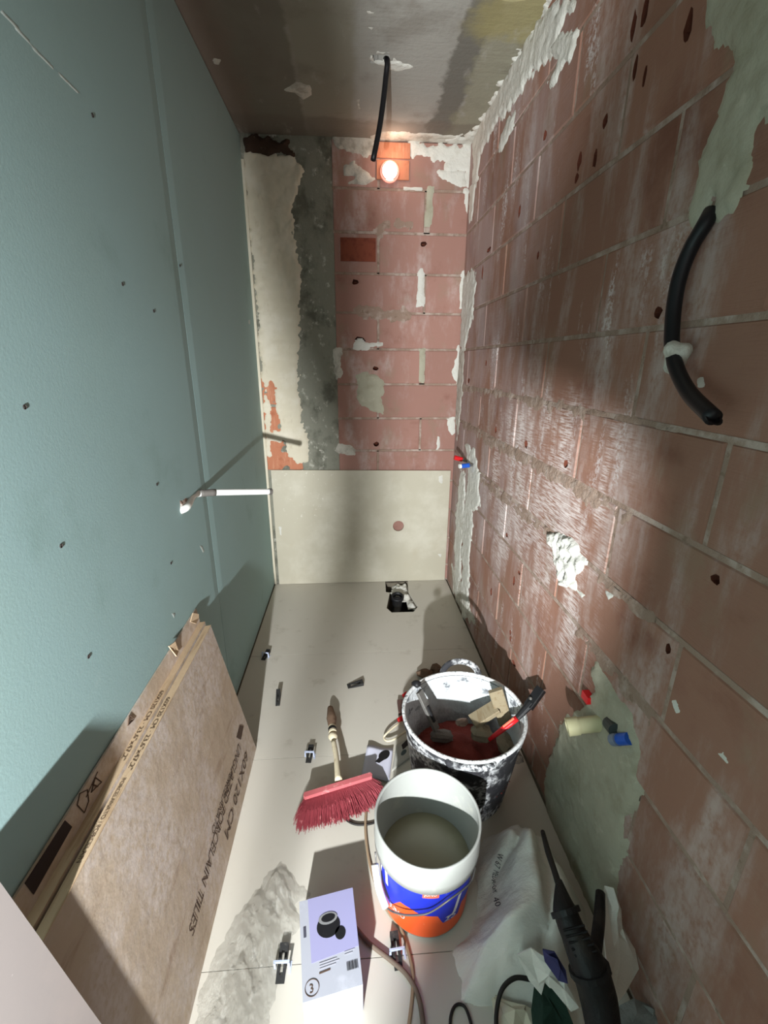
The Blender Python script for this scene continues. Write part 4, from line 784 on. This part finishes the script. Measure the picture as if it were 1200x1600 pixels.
tp = [at(873, 1375, 'z', .30), at(882, 1420, 'z', .29), at(897, 1460, 'z', .27), at(920, 1510, 'z', .24), at(935, 1560, 'z', .20), at(945, 1620, 'z', .16)]
MB().tube(tp, [.007, .026, .028, .038, .038, .034], 10, sm=5).build('housing', tool_m, tl, smooth=True)
MB().tube([at(938, 1395, 'z', .24), at(936, 1440, 'z', .24), at(928, 1500, 'z', .23)], [.011, .013, .014], 10, sm=4).build('side_handle', tool_m, tl, smooth=True)
MB().tube([at(848, 1300, 'z', .22), at(856, 1330, 'z', .27), at(866, 1360, 'z', .295), at(876, 1392, 'z', .30)], [.006, .0075, .007, .008], 10, sm=5).build('cord', cable_k, tl, smooth=True)
MB().tube([tp[1], tp[1]+(tp[2]-tp[1])*.25], .033, 16, sm=1).build('front_collar', black_m, tl); MB().tube([tp[3], tp[3]+(tp[4]-tp[3])*.2], .043, 16, sm=1).build('motor_ring', black_m, tl)
for i in range(5):
    p = tp[2]+(tp[3]-tp[2])*(i/5); MB().tube([p+np.array((-.03, -.004, .024)), p+np.array((.016, -.004, .036))], .0022, 6, sm=1).build('vent_rib', black_m, tl)
scrap('white_rag', [(944, 1384, .24), (958, 1388, .24), (968, 1420, .22), (970, 1450, .19), (990, 1482, .15), (996, 1512, .12), (975, 1550, .10), (955, 1575, .09), (948, 1530, .14), (944, 1480, .18), (940, 1440, .21)], sack_m, 'pale crumpled rag beside the black power tool, nearest the wall', 'rag', seed=5)
scrap('grey_film', [(955, 1620, .05), (968, 1572, .06), (990, 1560, .08), (1010, 1572, .07), (1040, 1588, .05), (1075, 1605, .03), (1080, 1640, .02)], sack_g, 'crumpled grey plastic film at the foot of the right wall', 'plastic film', seed=6)
scrap('green_cloth', [(838, 1530, .05), (858, 1538, .08), (880, 1560, .08), (896, 1600, .05), (890, 1640, .03), (836, 1640, .03), (832, 1580, .04)], green_t, 'dark green cloth in the near right heap', 'cloth', seed=7)
scrap('beige_rag', [(768, 1552, .01), (790, 1562, .03), (820, 1572, .03), (836, 1580, .02), (838, 1620, .01), (800, 1625, .01), (774, 1600, .01)], plaster_c, 'beige rag at the bottom edge under the sack', 'rag', seed=8)

# ------------------------------------------------------------------ unseen blockers added behind the camera to shape the work light's shadows
def occ(pts, name, mat, t=.004, y=-.5):
    P = [np.array((x+(.027 if .01 < x < 1 else 0), y, z)) for x, z in pts]; n = len(P); tr = tessellate_polygon([[Vector((p[0], p[2], 0)) for p in P]])
    return mesh(name, P+[p-np.array((0, t, 0)) for p in P], [tuple(q) for q in tr]+[tuple(i+n for i in q) for q in tr]+[(i, (i+1) % n, (i+1) % n+n, i+n) for i in range(n)], mat)
tag(occ([(.270, 0), (.272, .70), (.283, .775), (.312, .80), (.336, .825), (.345, .864), (.350, .892), (.356, .934), (.357, .98), (.346, .989), (.320, .984), (.304, .982), (.296, .985), (.292, .996), (.293, 1.007), (.299, 1.03), (.306, 1.056), (.315, 1.083), (.33, 1.15), (.345, 1.35), (1.15, 1.35), (1.15, 0)], 'right_shadow_blocker', ply_m), 'unseen panel added behind the viewpoint to shade the right side', 'board')  # added blocker, outline cut to cast the shade on right wall and sack
tag(occ([(.234, 1.3), (.234, .87), (.224, .845), (.213, .81), (.209, .78), (.207, .70), (.207, 0), (.197, 0), (.197, .70), (.199, .78), (.200, .81), (.203, .845), (.204, .88), (.209, .925), (.197, .95), (.186, .975), (.176, 1.006), (.170, 1.03), (.165, 1.07), (.158, 1.12), (.14, 1.2), (.12, 1.3)], 'left_shadow_blocker', ply_m, y=-.505), 'unseen cut-out added behind the viewpoint to shade the upper left and centre', 'tool')  # added blocker, outline cut to cast the upper-left shade and central band
